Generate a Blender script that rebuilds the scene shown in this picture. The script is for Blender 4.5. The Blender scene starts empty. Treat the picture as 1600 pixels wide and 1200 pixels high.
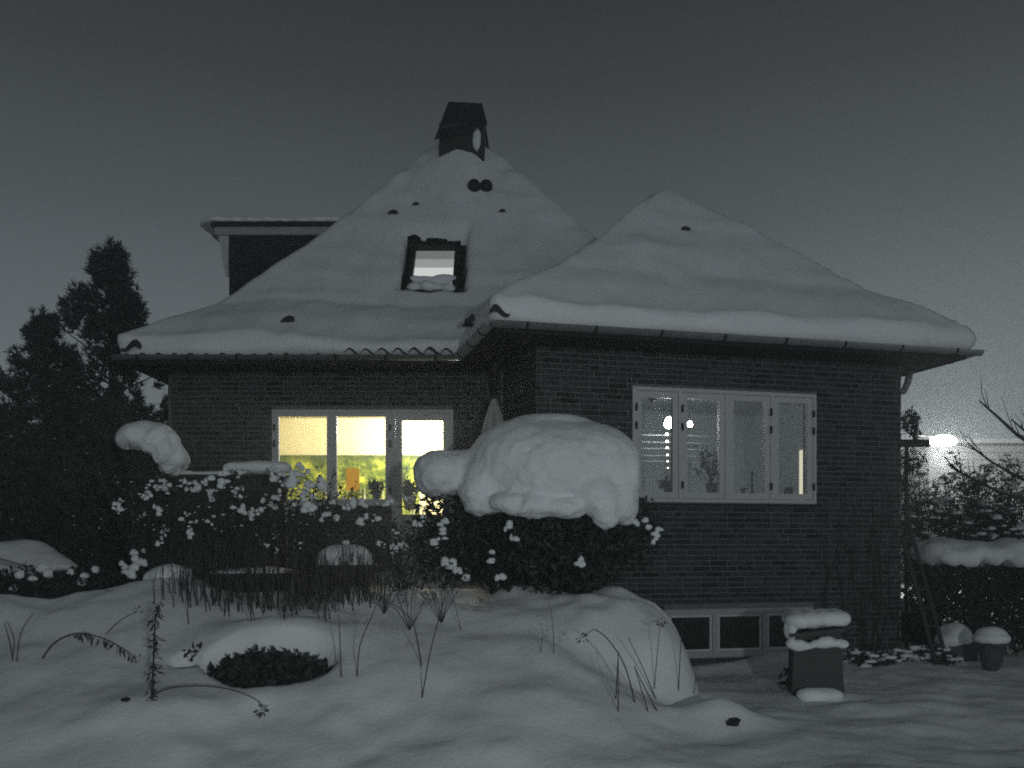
import bpy, bmesh, math, random
import numpy as np
from mathutils import Matrix, Vector
random.seed(7); rng = np.random.default_rng(7)
SC = bpy.context.scene
COL = SC.collection
R = math.radians

# ------------------------------------------------------------------ camera
F = 1400.0; HOR = 850.0; EYE = 1.6          # focal length and horizon in photo pixels, eye height in m
cam = bpy.data.cameras.new('camera'); cam_o = bpy.data.objects.new('camera', cam); COL.objects.link(cam_o)
cam.sensor_width = 36; cam.lens = 36 * F / 1600; cam.shift_y = (HOR - 600) / 1600
cam.clip_start = 0.05; cam.clip_end = 2000
cam_o.location = (0, 0, EYE); cam_o.rotation_euler = (R(90), 0, 0)
SC.camera = cam_o

# ------------------------------------------------------------------ sky, key light, exposure
world = bpy.data.worlds.new('World'); SC.world = world; world.use_nodes = True
wn = world.node_tree.nodes; wl = world.node_tree.links; wn.clear()
wo = wn.new('ShaderNodeOutputWorld'); bg = wn.new('ShaderNodeBackground')
tc = wn.new('ShaderNodeTexCoord'); sep = wn.new('ShaderNodeSeparateXYZ'); ramp = wn.new('ShaderNodeValToRGB')
wl.new(tc.outputs['Generated'], sep.inputs[0]); wl.new(sep.outputs['Z'], ramp.inputs[0])
els = ramp.color_ramp.elements                      # night overcast lit from below by a town: brighter low down
def sky_el(pos, v):
    e = els.new(pos); e.color = (v * .84, v * .965, v * 1.04, 1)
els[0].position = 0; els[0].color = (.30 * .86, .30 * .98, .30 * 1.03, 1)
els[1].position = 1; els[1].color = (.016, .021, .0235, 1)
sky_el(.08, .285); sky_el(.20, .185); sky_el(.33, .100); sky_el(.45, .052); sky_el(.54, .031)
nz = wn.new('ShaderNodeTexNoise'); nz.inputs['Scale'].default_value = 2.2; nz.inputs['Detail'].default_value = 3
mr = wn.new('ShaderNodeMapRange'); mr.inputs[3].default_value = .93; mr.inputs[4].default_value = 1.07
wl.new(tc.outputs['Generated'], nz.inputs['Vector']); wl.new(nz.outputs['Fac'], mr.inputs[0])
mul = wn.new('ShaderNodeVectorMath'); mul.operation = 'SCALE'
wl.new(ramp.outputs[0], mul.inputs[0]); wl.new(mr.outputs[0], mul.inputs['Scale'])
wl.new(mul.outputs[0], bg.inputs['Color']); bg.inputs['Strength'].default_value = 1.0
wl.new(bg.outputs[0], wo.inputs[0])

sun = bpy.data.lights.new('town_glow', 'SUN'); sun.energy = .12; sun.angle = R(40); sun.color = (.92, .98, 1.02)
sun_o = bpy.data.objects.new('town_glow', sun); COL.objects.link(sun_o)
sd = Vector((.70, -.70, .26)).normalized()          # comes from behind the camera, a little to the right, low
sun_o.rotation_euler = (-sd).to_track_quat('-Z', 'Y').to_euler(); sun_o.location = (14, -24, 12)

vs = SC.view_settings; vs.view_transform = 'Standard'; vs.look = 'None'; vs.exposure = 0; vs.gamma = 1
SC.cycles.use_denoising = False; SC.cycles.max_bounces = 6; SC.cycles.transparent_max_bounces = 12
SC.cycles.sample_clamp_indirect = .4
SC.cycles.filter_width = 1.9

# ------------------------------------------------------------------ helpers
def P(px, py, Y):                                   # where the photo's point lies at distance Y
    return Vector(((px - 800) * Y / F, Y, EYE + (HOR - py) * Y / F))
def _hash(ix, iy, iz, s):
    h = (ix * 374761393 + iy * 668265263 + iz * 2147483647 + s * 974711) & 0xffffffff
    h = ((h ^ (h >> 13)) * 1274126177) & 0xffffffff
    return ((h ^ (h >> 16)) & 0xffff) / 65535.0
def noise(x, y, z=0., s=0):
    x, y, z = np.broadcast_arrays(np.asarray(x, float), np.asarray(y, float), np.asarray(z, float))
    ix, iy, iz = (np.floor(a).astype(np.int64) for a in (x, y, z))
    fx, fy, fz = x - ix, y - iy, z - iz
    fx, fy, fz = (f * f * (3 - 2 * f) for f in (fx, fy, fz))
    r = 0
    for a in (0, 1):
        for b in (0, 1):
            for c in (0, 1):
                w = (fx if a else 1 - fx) * (fy if b else 1 - fy) * (fz if c else 1 - fz)
                r = r + w * _hash(ix + a, iy + b, iz + c, s)
    return r * 2 - 1
def fbm(x, y, z=0., s=0, o=3):
    return sum(noise(x * 2 ** k, y * 2 ** k, z * 2 ** k, s + k) * .5 ** k for k in range(o))
def sst(x, a, b):
    t = np.clip((x - a) / (b - a), 0, 1); return t * t * (3 - 2 * t)

def tag(o, label=None, cat=None, group=None, kind=None):
    if label: o['label'] = label
    if cat: o['category'] = cat
    if group: o['group'] = group
    if kind: o['kind'] = kind
    return o
def empty(name, loc=(0, 0, 0)):
    e = bpy.data.objects.new(name, None); e.location = loc; e.empty_display_size = .2; COL.objects.link(e); return e
def wmat(o):
    m = Matrix.Translation(o.location)
    return wmat(o.parent) @ o.matrix_parent_inverse @ m if o.parent else m
def setpar(o, par):
    o.parent = par
    if par is not None: o.matrix_parent_inverse = wmat(par).inverted()
def link_mesh(name, me, mat, par=None, smooth=False):
    o = bpy.data.objects.new(name, me); COL.objects.link(o)
    if mat is not None: me.materials.append(mat)
    if smooth: me.polygons.foreach_set('use_smooth', [True] * len(me.polygons))
    setpar(o, par); return o
class MB:
    def __init__(s): s.v = []; s.f = []
    def poly(s, pts):
        n = len(s.v); s.v += [tuple(p) for p in pts]; s.f.append(tuple(range(n, n + len(pts)))); return s
    def hexa(s, c):                                  # 8 corners, bottom ring then top ring
        n = len(s.v); s.v += [tuple(p) for p in c]
        for q in ((3, 2, 1, 0), (4, 5, 6, 7), (0, 1, 5, 4), (1, 2, 6, 5), (2, 3, 7, 6), (3, 0, 4, 7)):
            s.f.append(tuple(n + k for k in q))
        return s
    def box(s, M, u0, u1, v0, v1, z0, z1):
        return s.hexa([M(u0, v0, z0), M(u1, v0, z0), M(u1, v1, z0), M(u0, v1, z0), M(u0, v0, z1), M(u1, v0, z1), M(u1, v1, z1), M(u0, v1, z1)])
    def beam(s, a, b, w, h, up=(0, 0, 1)):
        a, b = Vector(a), Vector(b); d = (b - a).normalized(); x = d.cross(Vector(up)).normalized() * w / 2; y = x.cross(d).normalized() * h / 2
        return s.hexa([a - x - y, a + x - y, b + x - y, b - x - y, a - x + y, a + x + y, b + x + y, b - x + y])
    def tube(s, pts, rad, k=6, cap=True):
        pts = [Vector(p) for p in pts]; m = len(pts)
        if not hasattr(rad, '__len__'): rad = [rad] * m
        n0 = len(s.v); ref = Vector((0, 0, 1))
        for i, p in enumerate(pts):
            d = (pts[min(i + 1, m - 1)] - pts[max(i - 1, 0)])
            d = d.normalized() if d.length > 1e-9 else Vector((0, 0, 1))
            if abs(d.dot(ref)) > .95: ref = Vector((1, 0, .1)).normalized()
            x = d.cross(ref).normalized(); y = x.cross(d)
            for j in range(k):
                a = 2 * math.pi * j / k
                s.v.append(tuple(p + (x * math.cos(a) + y * math.sin(a)) * rad[i]))
        for i in range(m - 1):
            for j in range(k):
                a = n0 + i * k + j; b = n0 + i * k + (j + 1) % k
                s.f.append((a, b, b + k, a + k))
        if cap:
            s.f.append(tuple(n0 + j for j in range(k))[::-1]); s.f.append(tuple(n0 + (m - 1) * k + j for j in range(k)))
        return s
    def lathe(s, c, prof, k=24):
        c = Vector(c); n0 = len(s.v)
        for r, z in prof:
            for j in range(k):
                a = 2 * math.pi * j / k; s.v.append((c.x + r * math.cos(a), c.y + r * math.sin(a), c.z + z))
        for i in range(len(prof) - 1):
            for j in range(k):
                a = n0 + i * k + j; b = n0 + i * k + (j + 1) % k; s.f.append((a, b, b + k, a + k))
        s.f.append(tuple(n0 + j for j in range(k))[::-1]); s.f.append(tuple(n0 + (len(prof) - 1) * k + j for j in range(k)))
        return s
    def build(s, name, mat, par=None, smooth=False):
        me = bpy.data.meshes.new(name); me.from_pydata(s.v, [], s.f); me.update()
        return link_mesh(name, me, mat, par, smooth)
def np_mesh(name, V, Fc, mat, par=None, smooth=False):
    me = bpy.data.meshes.new(name); V = np.asarray(V, float); Fc = np.asarray(Fc, np.int64); k = Fc.shape[1]
    me.vertices.add(len(V)); me.vertices.foreach_set('co', V.ravel())
    me.loops.add(Fc.size); me.loops.foreach_set('vertex_index', Fc.ravel())
    me.polygons.add(len(Fc)); me.polygons.foreach_set('loop_start', np.arange(0, Fc.size, k)); me.polygons.foreach_set('loop_total', np.full(len(Fc), k))
    me.update(calc_edges=True); me.validate()
    return link_mesh(name, me, mat, par, smooth)
_ico = {}
def ico(sub):
    if sub not in _ico:
        b = bmesh.new(); bmesh.ops.create_icosphere(b, subdivisions=sub, radius=1)
        _ico[sub] = (np.array([v.co[:] for v in b.verts]), np.array([[v.index for v in f.verts] for f in b.faces])); b.free()
    return _ico[sub]
def puffs(name, items, mat, par=None, sub=2, amp=.18, seed=1):       # noisy little snow lumps: (x,y,z, rx,ry,rz)
    V0, F0 = ico(sub); VV = []; FF = []; n = 0
    for i, (x, y, z, a, b, c) in enumerate(items):
        w = 1 + amp * fbm(V0[:, 0] * 1.3 + i * 7.1, V0[:, 1] * 1.3 + i * 3.7, V0[:, 2] * 1.3, seed, 2)
        v = V0 * w[:, None]; v[:, 2] = np.where(v[:, 2] < 0, v[:, 2] * .55, v[:, 2])
        VV.append(v * (a, b, c) + (x, y, z)); FF.append(F0 + n); n += len(V0)
    return np_mesh(name, np.concatenate(VV), np.concatenate(FF), mat, par, True)
def blob(name, items, mat, par=None, vox=.035, smooth=6, amp=.02, freq=5., seed=3, squash=None, fine=.006):
    """union of ellipsoids (x,y,z, rx,ry,rz), remeshed, smoothed and roughened: one continuous heap of snow"""
    V0, F0 = ico(3); VV = []; FF = []; n = 0
    for (x, y, z, a, b, c) in items:
        VV.append(V0 * (a, b, c) + (x, y, z)); FF.append(F0 + n); n += len(V0)
    t = np_mesh('tmp', np.concatenate(VV), np.concatenate(FF), None)
    m = t.modifiers.new('r', 'REMESH'); m.mode = 'VOXEL'; m.voxel_size = vox
    m = t.modifiers.new('s', 'SMOOTH'); m.iterations = smooth; m.factor = .5
    dg = bpy.context.evaluated_depsgraph_get(); me = bpy.data.meshes.new_from_object(t.evaluated_get(dg))
    bpy.data.objects.remove(t)
    N = len(me.vertices); co = np.empty(N * 3); me.vertices.foreach_get('co', co); co = co.reshape(-1, 3)
    no = np.empty(N * 3); me.vertices.foreach_get('normal', no); no = no.reshape(-1, 3)
    d = amp * fbm(co[:, 0] * freq, co[:, 1] * freq, co[:, 2] * freq, seed, 2)
    lo_ = 1 - np.clip((co[:, 2] - co[:, 2].min()) / (np.ptp(co[:, 2]) + 1e-6), 0, 1)
    d = d + fine * (.25 + 1.6 * lo_) * fbm(co[:, 0] * 12, co[:, 1] * 12, co[:, 2] * 12, seed + 9, 3)
    co = co + no * d[:, None]
    if squash: co = squash(co)
    me.vertices.foreach_set('co', co.ravel()); me.update(); me.name = name; me.materials.clear()
    return link_mesh(name, me, mat, par, True)
def leaves(name, C, size, mat, par=None, aspect=.5, up=0., seed=1, jitter=.4):
    """one small folded leaf (two quads) at every centre"""
    g = np.random.default_rng(seed); C = np.asarray(C, float); n = len(C)
    d = g.normal(size=(n, 3)); d[:, 2] += up; d /= np.linalg.norm(d, axis=1)[:, None]
    w = np.cross(d, g.normal(size=(n, 3))); w /= np.linalg.norm(w, axis=1)[:, None] + 1e-9
    nn = np.cross(d, w)
    L = size * (1 + jitter * g.uniform(-1, 1, n))[:, None]; W = L * aspect
    a = C; b = C + d * L * .5 + w * W * .5 + nn * L * .1; c = C + d * L; e = C + d * L * .5 - w * W * .5 + nn * L * .1
    V = np.stack([a, b, c, e], 1).reshape(-1, 3); i = np.arange(n)[:, None] * 4
    Fc = np.concatenate([i + [[0, 1, 2]], i + [[0, 2, 3]]])
    return np_mesh(name, V, Fc, mat, par)

# ------------------------------------------------------------------ materials
def mat(name, col, rough=.8, var=0., scale=8., bump=0., bscale=40., spec=.3, metal=0., rand=0.):
    m = bpy.data.materials.new(name); m.use_nodes = True; nt = m.node_tree; b = nt.nodes['Principled BSDF']
    b.inputs['Roughness'].default_value = rough; b.inputs['Metallic'].default_value = metal
    b.inputs['Specular IOR Level'].default_value = spec; b.inputs['Base Color'].default_value = (*col, 1)
    tcn = nt.nodes.new('ShaderNodeTexCoord')
    if var or rand:
        n = nt.nodes.new('ShaderNodeTexNoise'); n.inputs['Scale'].default_value = scale; n.inputs['Detail'].default_value = 5
        nt.links.new(tcn.outputs['Object'], n.inputs['Vector'])
        mp = nt.nodes.new('ShaderNodeMapRange'); mp.inputs[1].default_value = .25; mp.inputs[2].default_value = .75
        mp.inputs[3].default_value = 1 - var; mp.inputs[4].default_value = 1 + var; nt.links.new(n.outputs['Fac'], mp.inputs[0])
        last = mp.outputs[0]
        if rand:
            g = nt.nodes.new('ShaderNodeNewGeometry'); oi = nt.nodes.new('ShaderNodeObjectInfo')
            ad = nt.nodes.new('ShaderNodeMath'); ad.operation = 'ADD'; nt.links.new(g.outputs['Random Per Island'], ad.inputs[0]); nt.links.new(oi.outputs['Random'], ad.inputs[1])
            fr = nt.nodes.new('ShaderNodeMath'); fr.operation = 'FRACT'; nt.links.new(ad.outputs[0], fr.inputs[0])
            pw = nt.nodes.new('ShaderNodeMath'); pw.operation = 'POWER'; nt.links.new(fr.outputs[0], pw.inputs[0]); pw.inputs[1].default_value = .6
            m2 = nt.nodes.new('ShaderNodeMapRange'); m2.inputs[3].default_value = 1 - rand; m2.inputs[4].default_value = 1 + rand * .5; nt.links.new(pw.outputs[0], m2.inputs[0])
            mu = nt.nodes.new('ShaderNodeMath'); mu.operation = 'MULTIPLY'; nt.links.new(last, mu.inputs[0]); nt.links.new(m2.outputs[0], mu.inputs[1]); last = mu.outputs[0]
        sc = nt.nodes.new('ShaderNodeVectorMath'); sc.operation = 'SCALE'; sc.inputs[0].default_value = col
        nt.links.new(last, sc.inputs['Scale']); nt.links.new(sc.outputs[0], b.inputs['Base Color'])
    if bump:
        n2 = nt.nodes.new('ShaderNodeTexNoise'); n2.inputs['Scale'].default_value = bscale; n2.inputs['Detail'].default_value = 6
        nt.links.new(tcn.outputs['Object'], n2.inputs['Vector'])
        bp = nt.nodes.new('ShaderNodeBump'); bp.inputs['Strength'].default_value = bump; bp.inputs['Distance'].default_value = .02
        nt.links.new(n2.outputs['Fac'], bp.inputs['Height']); nt.links.new(bp.outputs[0], b.inputs['Normal'])
    return m
def emit(name, col, s):
    m = bpy.data.materials.new(name); m.use_nodes = True; nt = m.node_tree; nt.nodes.clear()
    o = nt.nodes.new('ShaderNodeOutputMaterial'); e = nt.nodes.new('ShaderNodeEmission'); e.inputs[0].default_value = (*col, 1); e.inputs[1].default_value = s
    nt.links.new(e.outputs[0], o.inputs[0]); return m
def glass_mat(name, refl=1.0):
    m = bpy.data.materials.new(name); m.use_nodes = True; nt = m.node_tree; nt.nodes.clear()
    o = nt.nodes.new('ShaderNodeOutputMaterial'); mx = nt.nodes.new('ShaderNodeMixShader'); t = nt.nodes.new('ShaderNodeBsdfTransparent')
    g = nt.nodes.new('ShaderNodeBsdfGlossy'); g.inputs['Roughness'].default_value = .02; lw = nt.nodes.new('ShaderNodeLayerWeight'); pw = nt.nodes.new('ShaderNodeMath'); pw.operation = 'POWER'; pw.inputs[1].default_value = 5; nt.links.new(lw.outputs['Facing'], pw.inputs[0]); fr = nt.nodes.new('ShaderNodeMath'); fr.operation = 'MULTIPLY_ADD'; fr.inputs[1].default_value = .95; fr.inputs[2].default_value = .05; nt.links.new(pw.outputs[0], fr.inputs[0])
    t.inputs[0].default_value = (.93, .95, .95, 1)
    nt.links.new(fr.outputs[0], mx.inputs[0]); nt.links.new(t.outputs[0], mx.inputs[1]); nt.links.new(g.outputs[0], mx.inputs[2]); nt.links.new(mx.outputs[0], o.inputs[0]); return m
M_snow = mat('snow', (.80, .825, .84), .85, .06, 2.2, .28, 22., .25)
M_snow2 = mat('snow_clump', (.74, .765, .78), .85, .04, 6., .2, 60., .25)
M_brick = mat('brick', (.041, .046, .048), .9, .18, 30., .4, 120., .2, rand=.6)
M_mortar = mat('mortar', (.142, .154, .158), .95, .2, 10., .3, 150., .1)
M_tile = mat('roof_tile', (.035, .034, .034), .75, .25, 12., .2, 60.)
M_paint = mat('white_paint', (.50, .51, .515), .5, .05, 8., .05, 80.)
M_trim = mat('grey_trim', (.34, .35, .355), .55, .08, 8., .05, 80.)
M_soffit = mat('dark_stained_board', (.018, .022, .023), .75, .2, 12., .2, 60.)
M_zinc = mat('zinc', (.20, .21, .215), .5, .18, 9., .05, 40., .5, .3)
M_iron = mat('black_iron', (.02, .021, .022), .6, .2, 20., .1, 60.)
M_wood = mat('weathered_wood', (.045, .048, .048), .85, .3, 14., .3, 50.)
M_plaster = mat('plaster', (.60, .62, .62), .9, .03, 3.)
M_cream = mat('cream_wall', (.86, .78, .50), .9, .03, 3.)
M_leaf = mat('evergreen_leaf', (.027, .036, .036), .7, .3, 9., rand=.5)
M_needle = mat('needles', (.046, .060, .060), .75, .3, 6., rand=.5)
M_bark = mat('bark', (.035, .033, .031), .9, .3, 14., .4, 40.)
M_dry = mat('dry_stalk', (.040, .041, .040), .85, .3, 10., rand=.4)
M_straw = mat('pale_straw', (.13, .125, .11), .85, .3, 10.)
M_dark = mat('dark_plastic', (.028, .030, .031), .55, .1, 10.)
M_soil = mat('soil', (.02, .02, .02), .95, .3, 20., .5, 60.)
M_stone = mat('cast_stone', (.07, .072, .074), .85, .2, 10., .3, 60.)
M_cloth = mat('parasol_cloth', (.40, .405, .40), .9, .1, 6., .1, 60.)
M_glass = glass_mat('window_glass')
M_dimglass = mat('dark_window_glass', (.012, .013, .014), .15, spec=.5)
M_lamp = emit('lamp_glow', (1, .98, .93), 40)
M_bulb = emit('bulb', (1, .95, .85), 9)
M_amber = emit('amber_shade', (.75, .36, .02), .75)
M_doorlight = emit('lit_doorway', (1, .93, .68), .85)

# ------------------------------------------------------------------ the ground under the snow blanket
def ground_z(x, y):
    x = np.asarray(x, float); y = np.asarray(y, float)
    base = .10 + .05 * fbm(x * .45, y * .45, 0, 11, 3) + .035 * fbm(x * 1.3, y * 1.3, 0, 12, 2)
    cap = 1.10 - .05 * np.clip(-3.2 - x, 0, 4) - .06 * sst(x, -1.6, -.2) + .09 * fbm(x * .9, y * .9, 0, 13, 3)
    ramp = np.minimum(.10 + .35 * (y - 5.9), cap)
    k = .10; h = np.clip(.5 + .5 * (cap - (.10 + .35 * (y - 5.9))) / k, 0, 1)
    wave = .07 * fbm(x * .8 + 3, y * 1.1, 0, 14, 3) * sst(y, 4, 6.5)
    left = np.maximum(ramp + wave, .05)
    edge = 1 - sst(x + .25 * noise(y * .8, 0, 0, 5), .15, 1.9)
    z = base + (left - base) * np.where(y > 9.9, 1 - sst(x, .3, 1.2), edge) * (x < 3)
    # the heap on the right of the bed, with its steep flank
    r = (np.abs((x - .85) / np.where(x > .85, 1.0, 2.3)) ** 3.6 + np.abs((y - 9.1) / np.where(y < 9.1, 1.55, 1.0)) ** 2.4)
    heap = base - .25 + (1.27 + .10 * fbm(x * 1.4, y * 1.4, 0, 21, 3)) * np.sqrt(np.clip(1 - r, 0, 1)) ** np.where(y < 9.1, 1.3, 1.0)
    hh = np.clip(.5 + .5 * (heap - z) / .16, 0, 1); z = z * (1 - hh) + heap * hh + .16 * hh * (1 - hh)
    z = z + (.016 * fbm(x * 3.1, y * 3.1, 0, 61, 3) + .02 * np.minimum(0, fbm(x * 1.9, y * 2.4, 0, 67, 2) + .35)) * sst(y, 4.5, 6) * (1 - sst(y, 14, 20))
    def bump(cx, cy, rx, ry, h): return h * np.exp(-((x - cx) / rx) ** 2 - ((y - cy) / ry) ** 2)
    z = z + bump(-3.55, 8.4, .8, .7, .10) + bump(1.72, 7.35, .30, .28, .17) + bump(1.45, 7.25, .5, .3, .08)
    z = z + bump(-5.0, 8.3, .5, .6, .16) + bump(-2.0, 7.72, .62, .26, .20) + bump(-2.6, 6.6, .5, .35, .10)
    # the hollow under the collapsed clump, and the small ones
    q = ((x + 1.98) / .54) ** 2 + ((y - 7.30 - .04 * np.sin(x * 7)) / .30) ** 2
    z = z - .34 * (1 - sst(q, .70, 1.12))
    q = ((x + 2.66) / .13) ** 2 + ((y - 7.35) / .10) ** 2
    z = z - .12 * (1 - sst(q, .3, 1.2))
    # bed of drifting snow towards the wall under the cellar windows, and footing of far ground
    z = z + .10 * np.exp(-((y - (10.43 + .25 * (x - .285))) / .35) ** 2) * sst(x, 1.6, 2.4) * (1 - sst(x, 5, 6))
    z = z - .0 * x
    return z
def axis(lo, a, b, hi, fine, grow=1.18):
    mid = list(np.arange(a, b + fine * .5, fine)); r = []; s = fine; p = mid[-1]
    while p < hi: s *= grow; p += s; r.append(p)
    l = []; s = fine; p = a
    while p > lo: s *= grow; p -= s; l.append(p)
    return np.array(l[::-1] + mid + r)
gx = axis(-400, -6.2, 7.2, 400, .045); gy = axis(-60, 5.2, 11.3, 600, .04)
GX, GY = np.meshgrid(gx, gy); GZ = ground_z(GX, GY)
nx, ny = len(gx), len(gy); idx = np.arange(nx * ny).reshape(ny, nx)
Fq = np.stack([idx[:-1, :-1], idx[:-1, 1:], idx[1:, 1:], idx[1:, :-1]], -1).reshape(-1, 4)
g_o = np_mesh('snow_ground', np.stack([GX, GY, GZ], -1).reshape(-1, 3), Fq, M_snow, None, True)
tag(g_o, 'deep undisturbed snow covering the whole garden', None, None, 'structure')
def gz(x, y): return float(ground_z(np.array([x]), np.array([y]))[0])
def G(px, py):                                      # the point of the ground seen at that place of the photo
    Y = np.arange(4.5, 14, .02); x = (px - 800) * Y / F; zr = EYE + (HOR - py) * Y / F
    hit = np.nonzero(ground_z(x, Y) >= zr)[0]
    Yh = Y[hit[0]] if len(hit) else 12.0
    return Vector(((px - 800) * Yh / F, Yh, gz((px - 800) * Yh / F, Yh)))

# ------------------------------------------------------------------ the house
house = empty('brick_house', (0, 13, .1))
tag(house, 'low brick house with deep snow on its hipped roofs', 'house')
A0 = Vector((.285, 10.5, 0)); DV = Vector((.970, .242, 0)).normalized(); NV = Vector((-DV.y, DV.x, 0))
def W(t, s, z): p = A0 + DV * t + NV * s; return (p.x, p.y, z)
XM0, XM1, YM = -4.58, 3.0, 12.1
def Mn(u, s, z): return (u, YM + s, z)              # the main front: u = x
WL = 4.94; OV = .63; OVR = .47
ZS = 3.92                                            # underside of the eaves

def wall_panels(mb, Mf, u0, u1, z0, z1, holes, depth=.30):
    us = sorted({u0, u1, *[h[0] for h in holes], *[h[1] for h in holes]}); zs = sorted({z0, z1, *[h[2] for h in holes], *[h[3] for h in holes]})
    for a, b in zip(us, us[1:]):
        for c, d in zip(zs, zs[1:]):
            um, zm = (a + b) / 2, (c + d) / 2
            if any(h[0] < um < h[1] and h[2] < zm < h[3] for h in holes): continue
            mb.poly([Mf(a, 0, c), Mf(b, 0, c), Mf(b, 0, d), Mf(a, 0, d)])
    for h in holes:
        a, b, c, d = h
        mb.poly([Mf(a, 0, c), Mf(a, depth, c), Mf(a, depth, d), Mf(a, 0, d)]); mb.poly([Mf(b, 0, c), Mf(b, 0, d), Mf(b, depth, d), Mf(b, depth, c)])
        mb.poly([Mf(a, 0, c), Mf(b, 0, c), Mf(b, depth, c), Mf(a, depth, c)]); mb.poly([Mf(a, 0, d), Mf(a, depth, d), Mf(b, depth, d), Mf(b, 0, d)])
WIN_W = (1.20, 3.69, 2.11, 3.50)                     # wing window
CEL = (1.62, 3.66, .20, .80)                         # cellar windows
X_ = lambda px, Y=YM: (px - 800) * Y / F
Z_ = lambda py, Y: EYE + (HOR - py) * Y / F
WIN_M = (X_(425), X_(612), Z_(790, YM), Z_(640, YM)) # main window
DOOR_M = (X_(612), X_(708), 1.12, Z_(640, YM))
wing_holes = [WIN_W, CEL]; main_holes = [WIN_M, (WIN_M[1], DOOR_M[1], DOOR_M[2], DOOR_M[3])]
XC = A0.x + NV.x * 1.75                              # where the wing's flank meets the main front
wall = MB(); wall_panels(wall, W, 0, WL, -.3, 3.96, wing_holes); wall_panels(wall, Mn, XM0, XC + .02, .3, 3.96, main_holes)
wall.poly([W(0, 0, -.3), W(0, 0, 3.96), W(0, 1.8, 3.96), W(0, 1.8, -.3)])
wall.poly([W(WL, 0, -.3), W(WL, 7, -.3), W(WL, 7, 3.96), W(WL, 0, 3.96)])
wall.poly([(XM0, YM, -.3), (XM0, YM, 3.96), (XM0, 19, 3.96), (XM0, 19, -.3)])
wall.poly([(XM0, 19, -.3), (XM0, 19, 3.96), (3, 19, 3.96), (3, 19, -.3)])
wall_o = wall.build('wall', M_mortar, house)
# bricks: two stretchers and a header along every course, joints recessed behind them
def brick_mesh(L):
    b = bmesh.new(); bmesh.ops.create_cube(b, size=1)
    for v in b.verts: v.co.x *= L; v.co.y *= .05; v.co.z *= .055
    fr = [e for e in b.edges if all(v.co.y < 0 for v in e.verts)]
    bmesh.ops.bevel(b, geom=fr, offset=.004, segments=1, affect='EDGES')
    me = bpy.data.meshes.new('brick'); b.to_mesh(me); b.free(); me.materials.append(M_brick); return me
BR = []                                              # (map, centre u, z, length)
def courses(Mf, u0, u1, z0, z1, holes):
    k = 0; z = z0
    while z < z1 - .03:
        zc = z + .0275; iv = [(u0, u1)]
        for h in holes:
            if h[2] - .03 < zc < h[3] + .03:
                iv = [q for a, b in iv for q in ((a, min(b, h[0])), (max(a, h[1]), b)) if q[1] - q[0] > .03]
        pat = [.228, .228, .108]; off = [0, .36, .18, .47][k % 4]
        for a, b in iv:
            u = u0 - off - .3; j = k % 3
            while u < b:
                L = pat[j % 3]; j += 1; p, q = max(u, a + .004), min(u + L, b - .004)
                if q - p > .04: BR.append((Mf, (p + q) / 2, zc, q - p))
                u += L + .012
        z += .0667; k += 1
courses(W, 0, WL, .0, 3.92, wing_holes)
courses(Mn, XM0, XC, 1.0, 3.92, main_holes)
Ws = lambda u, s, z: W(s, u, z)                      # the wing's flank, seen almost edge on
courses(Ws, 0, 1.72, 1.0, 3.92, [])
def px_of(p): return 800 + F * p[0] / p[1], HOR - F * (p[2] - EYE) / p[1]
def seen(p):
    x, y = px_of(p)
    return not (x < 1010 and 640 < y < 960) and not (x < 1090 and y > 930) and not (1230 < x < 1330 and y > 960) and y < 1020 and y > 600
cand = [i for i, b in enumerate(BR) if b[0] is W and seen(W(b[1], 0, b[2]))]
cand.sort(key=lambda i: -BR[i][3] / W(BR[i][1], 0, BR[i][2])[1])
single = set(cand[:295]); rngb = random.Random(3)
meshes = {}; yaw_w = math.atan2(DV.y, DV.x); rest_v = []; rest_f = []
for i, (Mf, u, z, L) in enumerate(BR):
    pr = -.008 + rngb.uniform(-.003, .003)
    if i in single:
        key = round(L, 3)
        if key not in meshes: meshes[key] = brick_mesh(L)
        o = bpy.data.objects.new('brick', meshes[key]); COL.objects.link(o)
        o.location = W(u, pr + .025, z); o.rotation_euler = (rngb.uniform(-.006, .006), rngb.uniform(-.008, .008), yaw_w); setpar(o, wall_o)
    else:
        n = len(rest_v); c = .004
        for (uu, vv, zz) in ((-1, 1, -1), (1, 1, -1), (1, 1, 1), (-1, 1, 1)): rest_v.append(Mf(u + uu * L / 2, pr + .05, z + zz * .0275))
        for (uu, zz) in ((-1, -1), (1, -1), (1, 1), (-1, 1)): rest_v.append(Mf(u + uu * L / 2, pr + c, z + zz * .0275))
        for (uu, zz) in ((-1, -1), (1, -1), (1, 1), (-1, 1)): rest_v.append(Mf(u + uu * (L / 2 - c), pr, z + zz * (.0275 - c)))
        for k in range(4):
            k2 = (k + 1) % 4; rest_f.append((n + k, n + k2, n + 4 + k2, n + 4 + k)); rest_f.append((n + 4 + k, n + 4 + k2, n + 8 + k2, n + 8 + k))
        rest_f.append((n + 8, n + 9, n + 10, n + 11))
bw = np_mesh('brickwork', np.array(rest_v), np.array(rest_f), M_brick, house); bw['kind'] = 'stuff'

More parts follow.
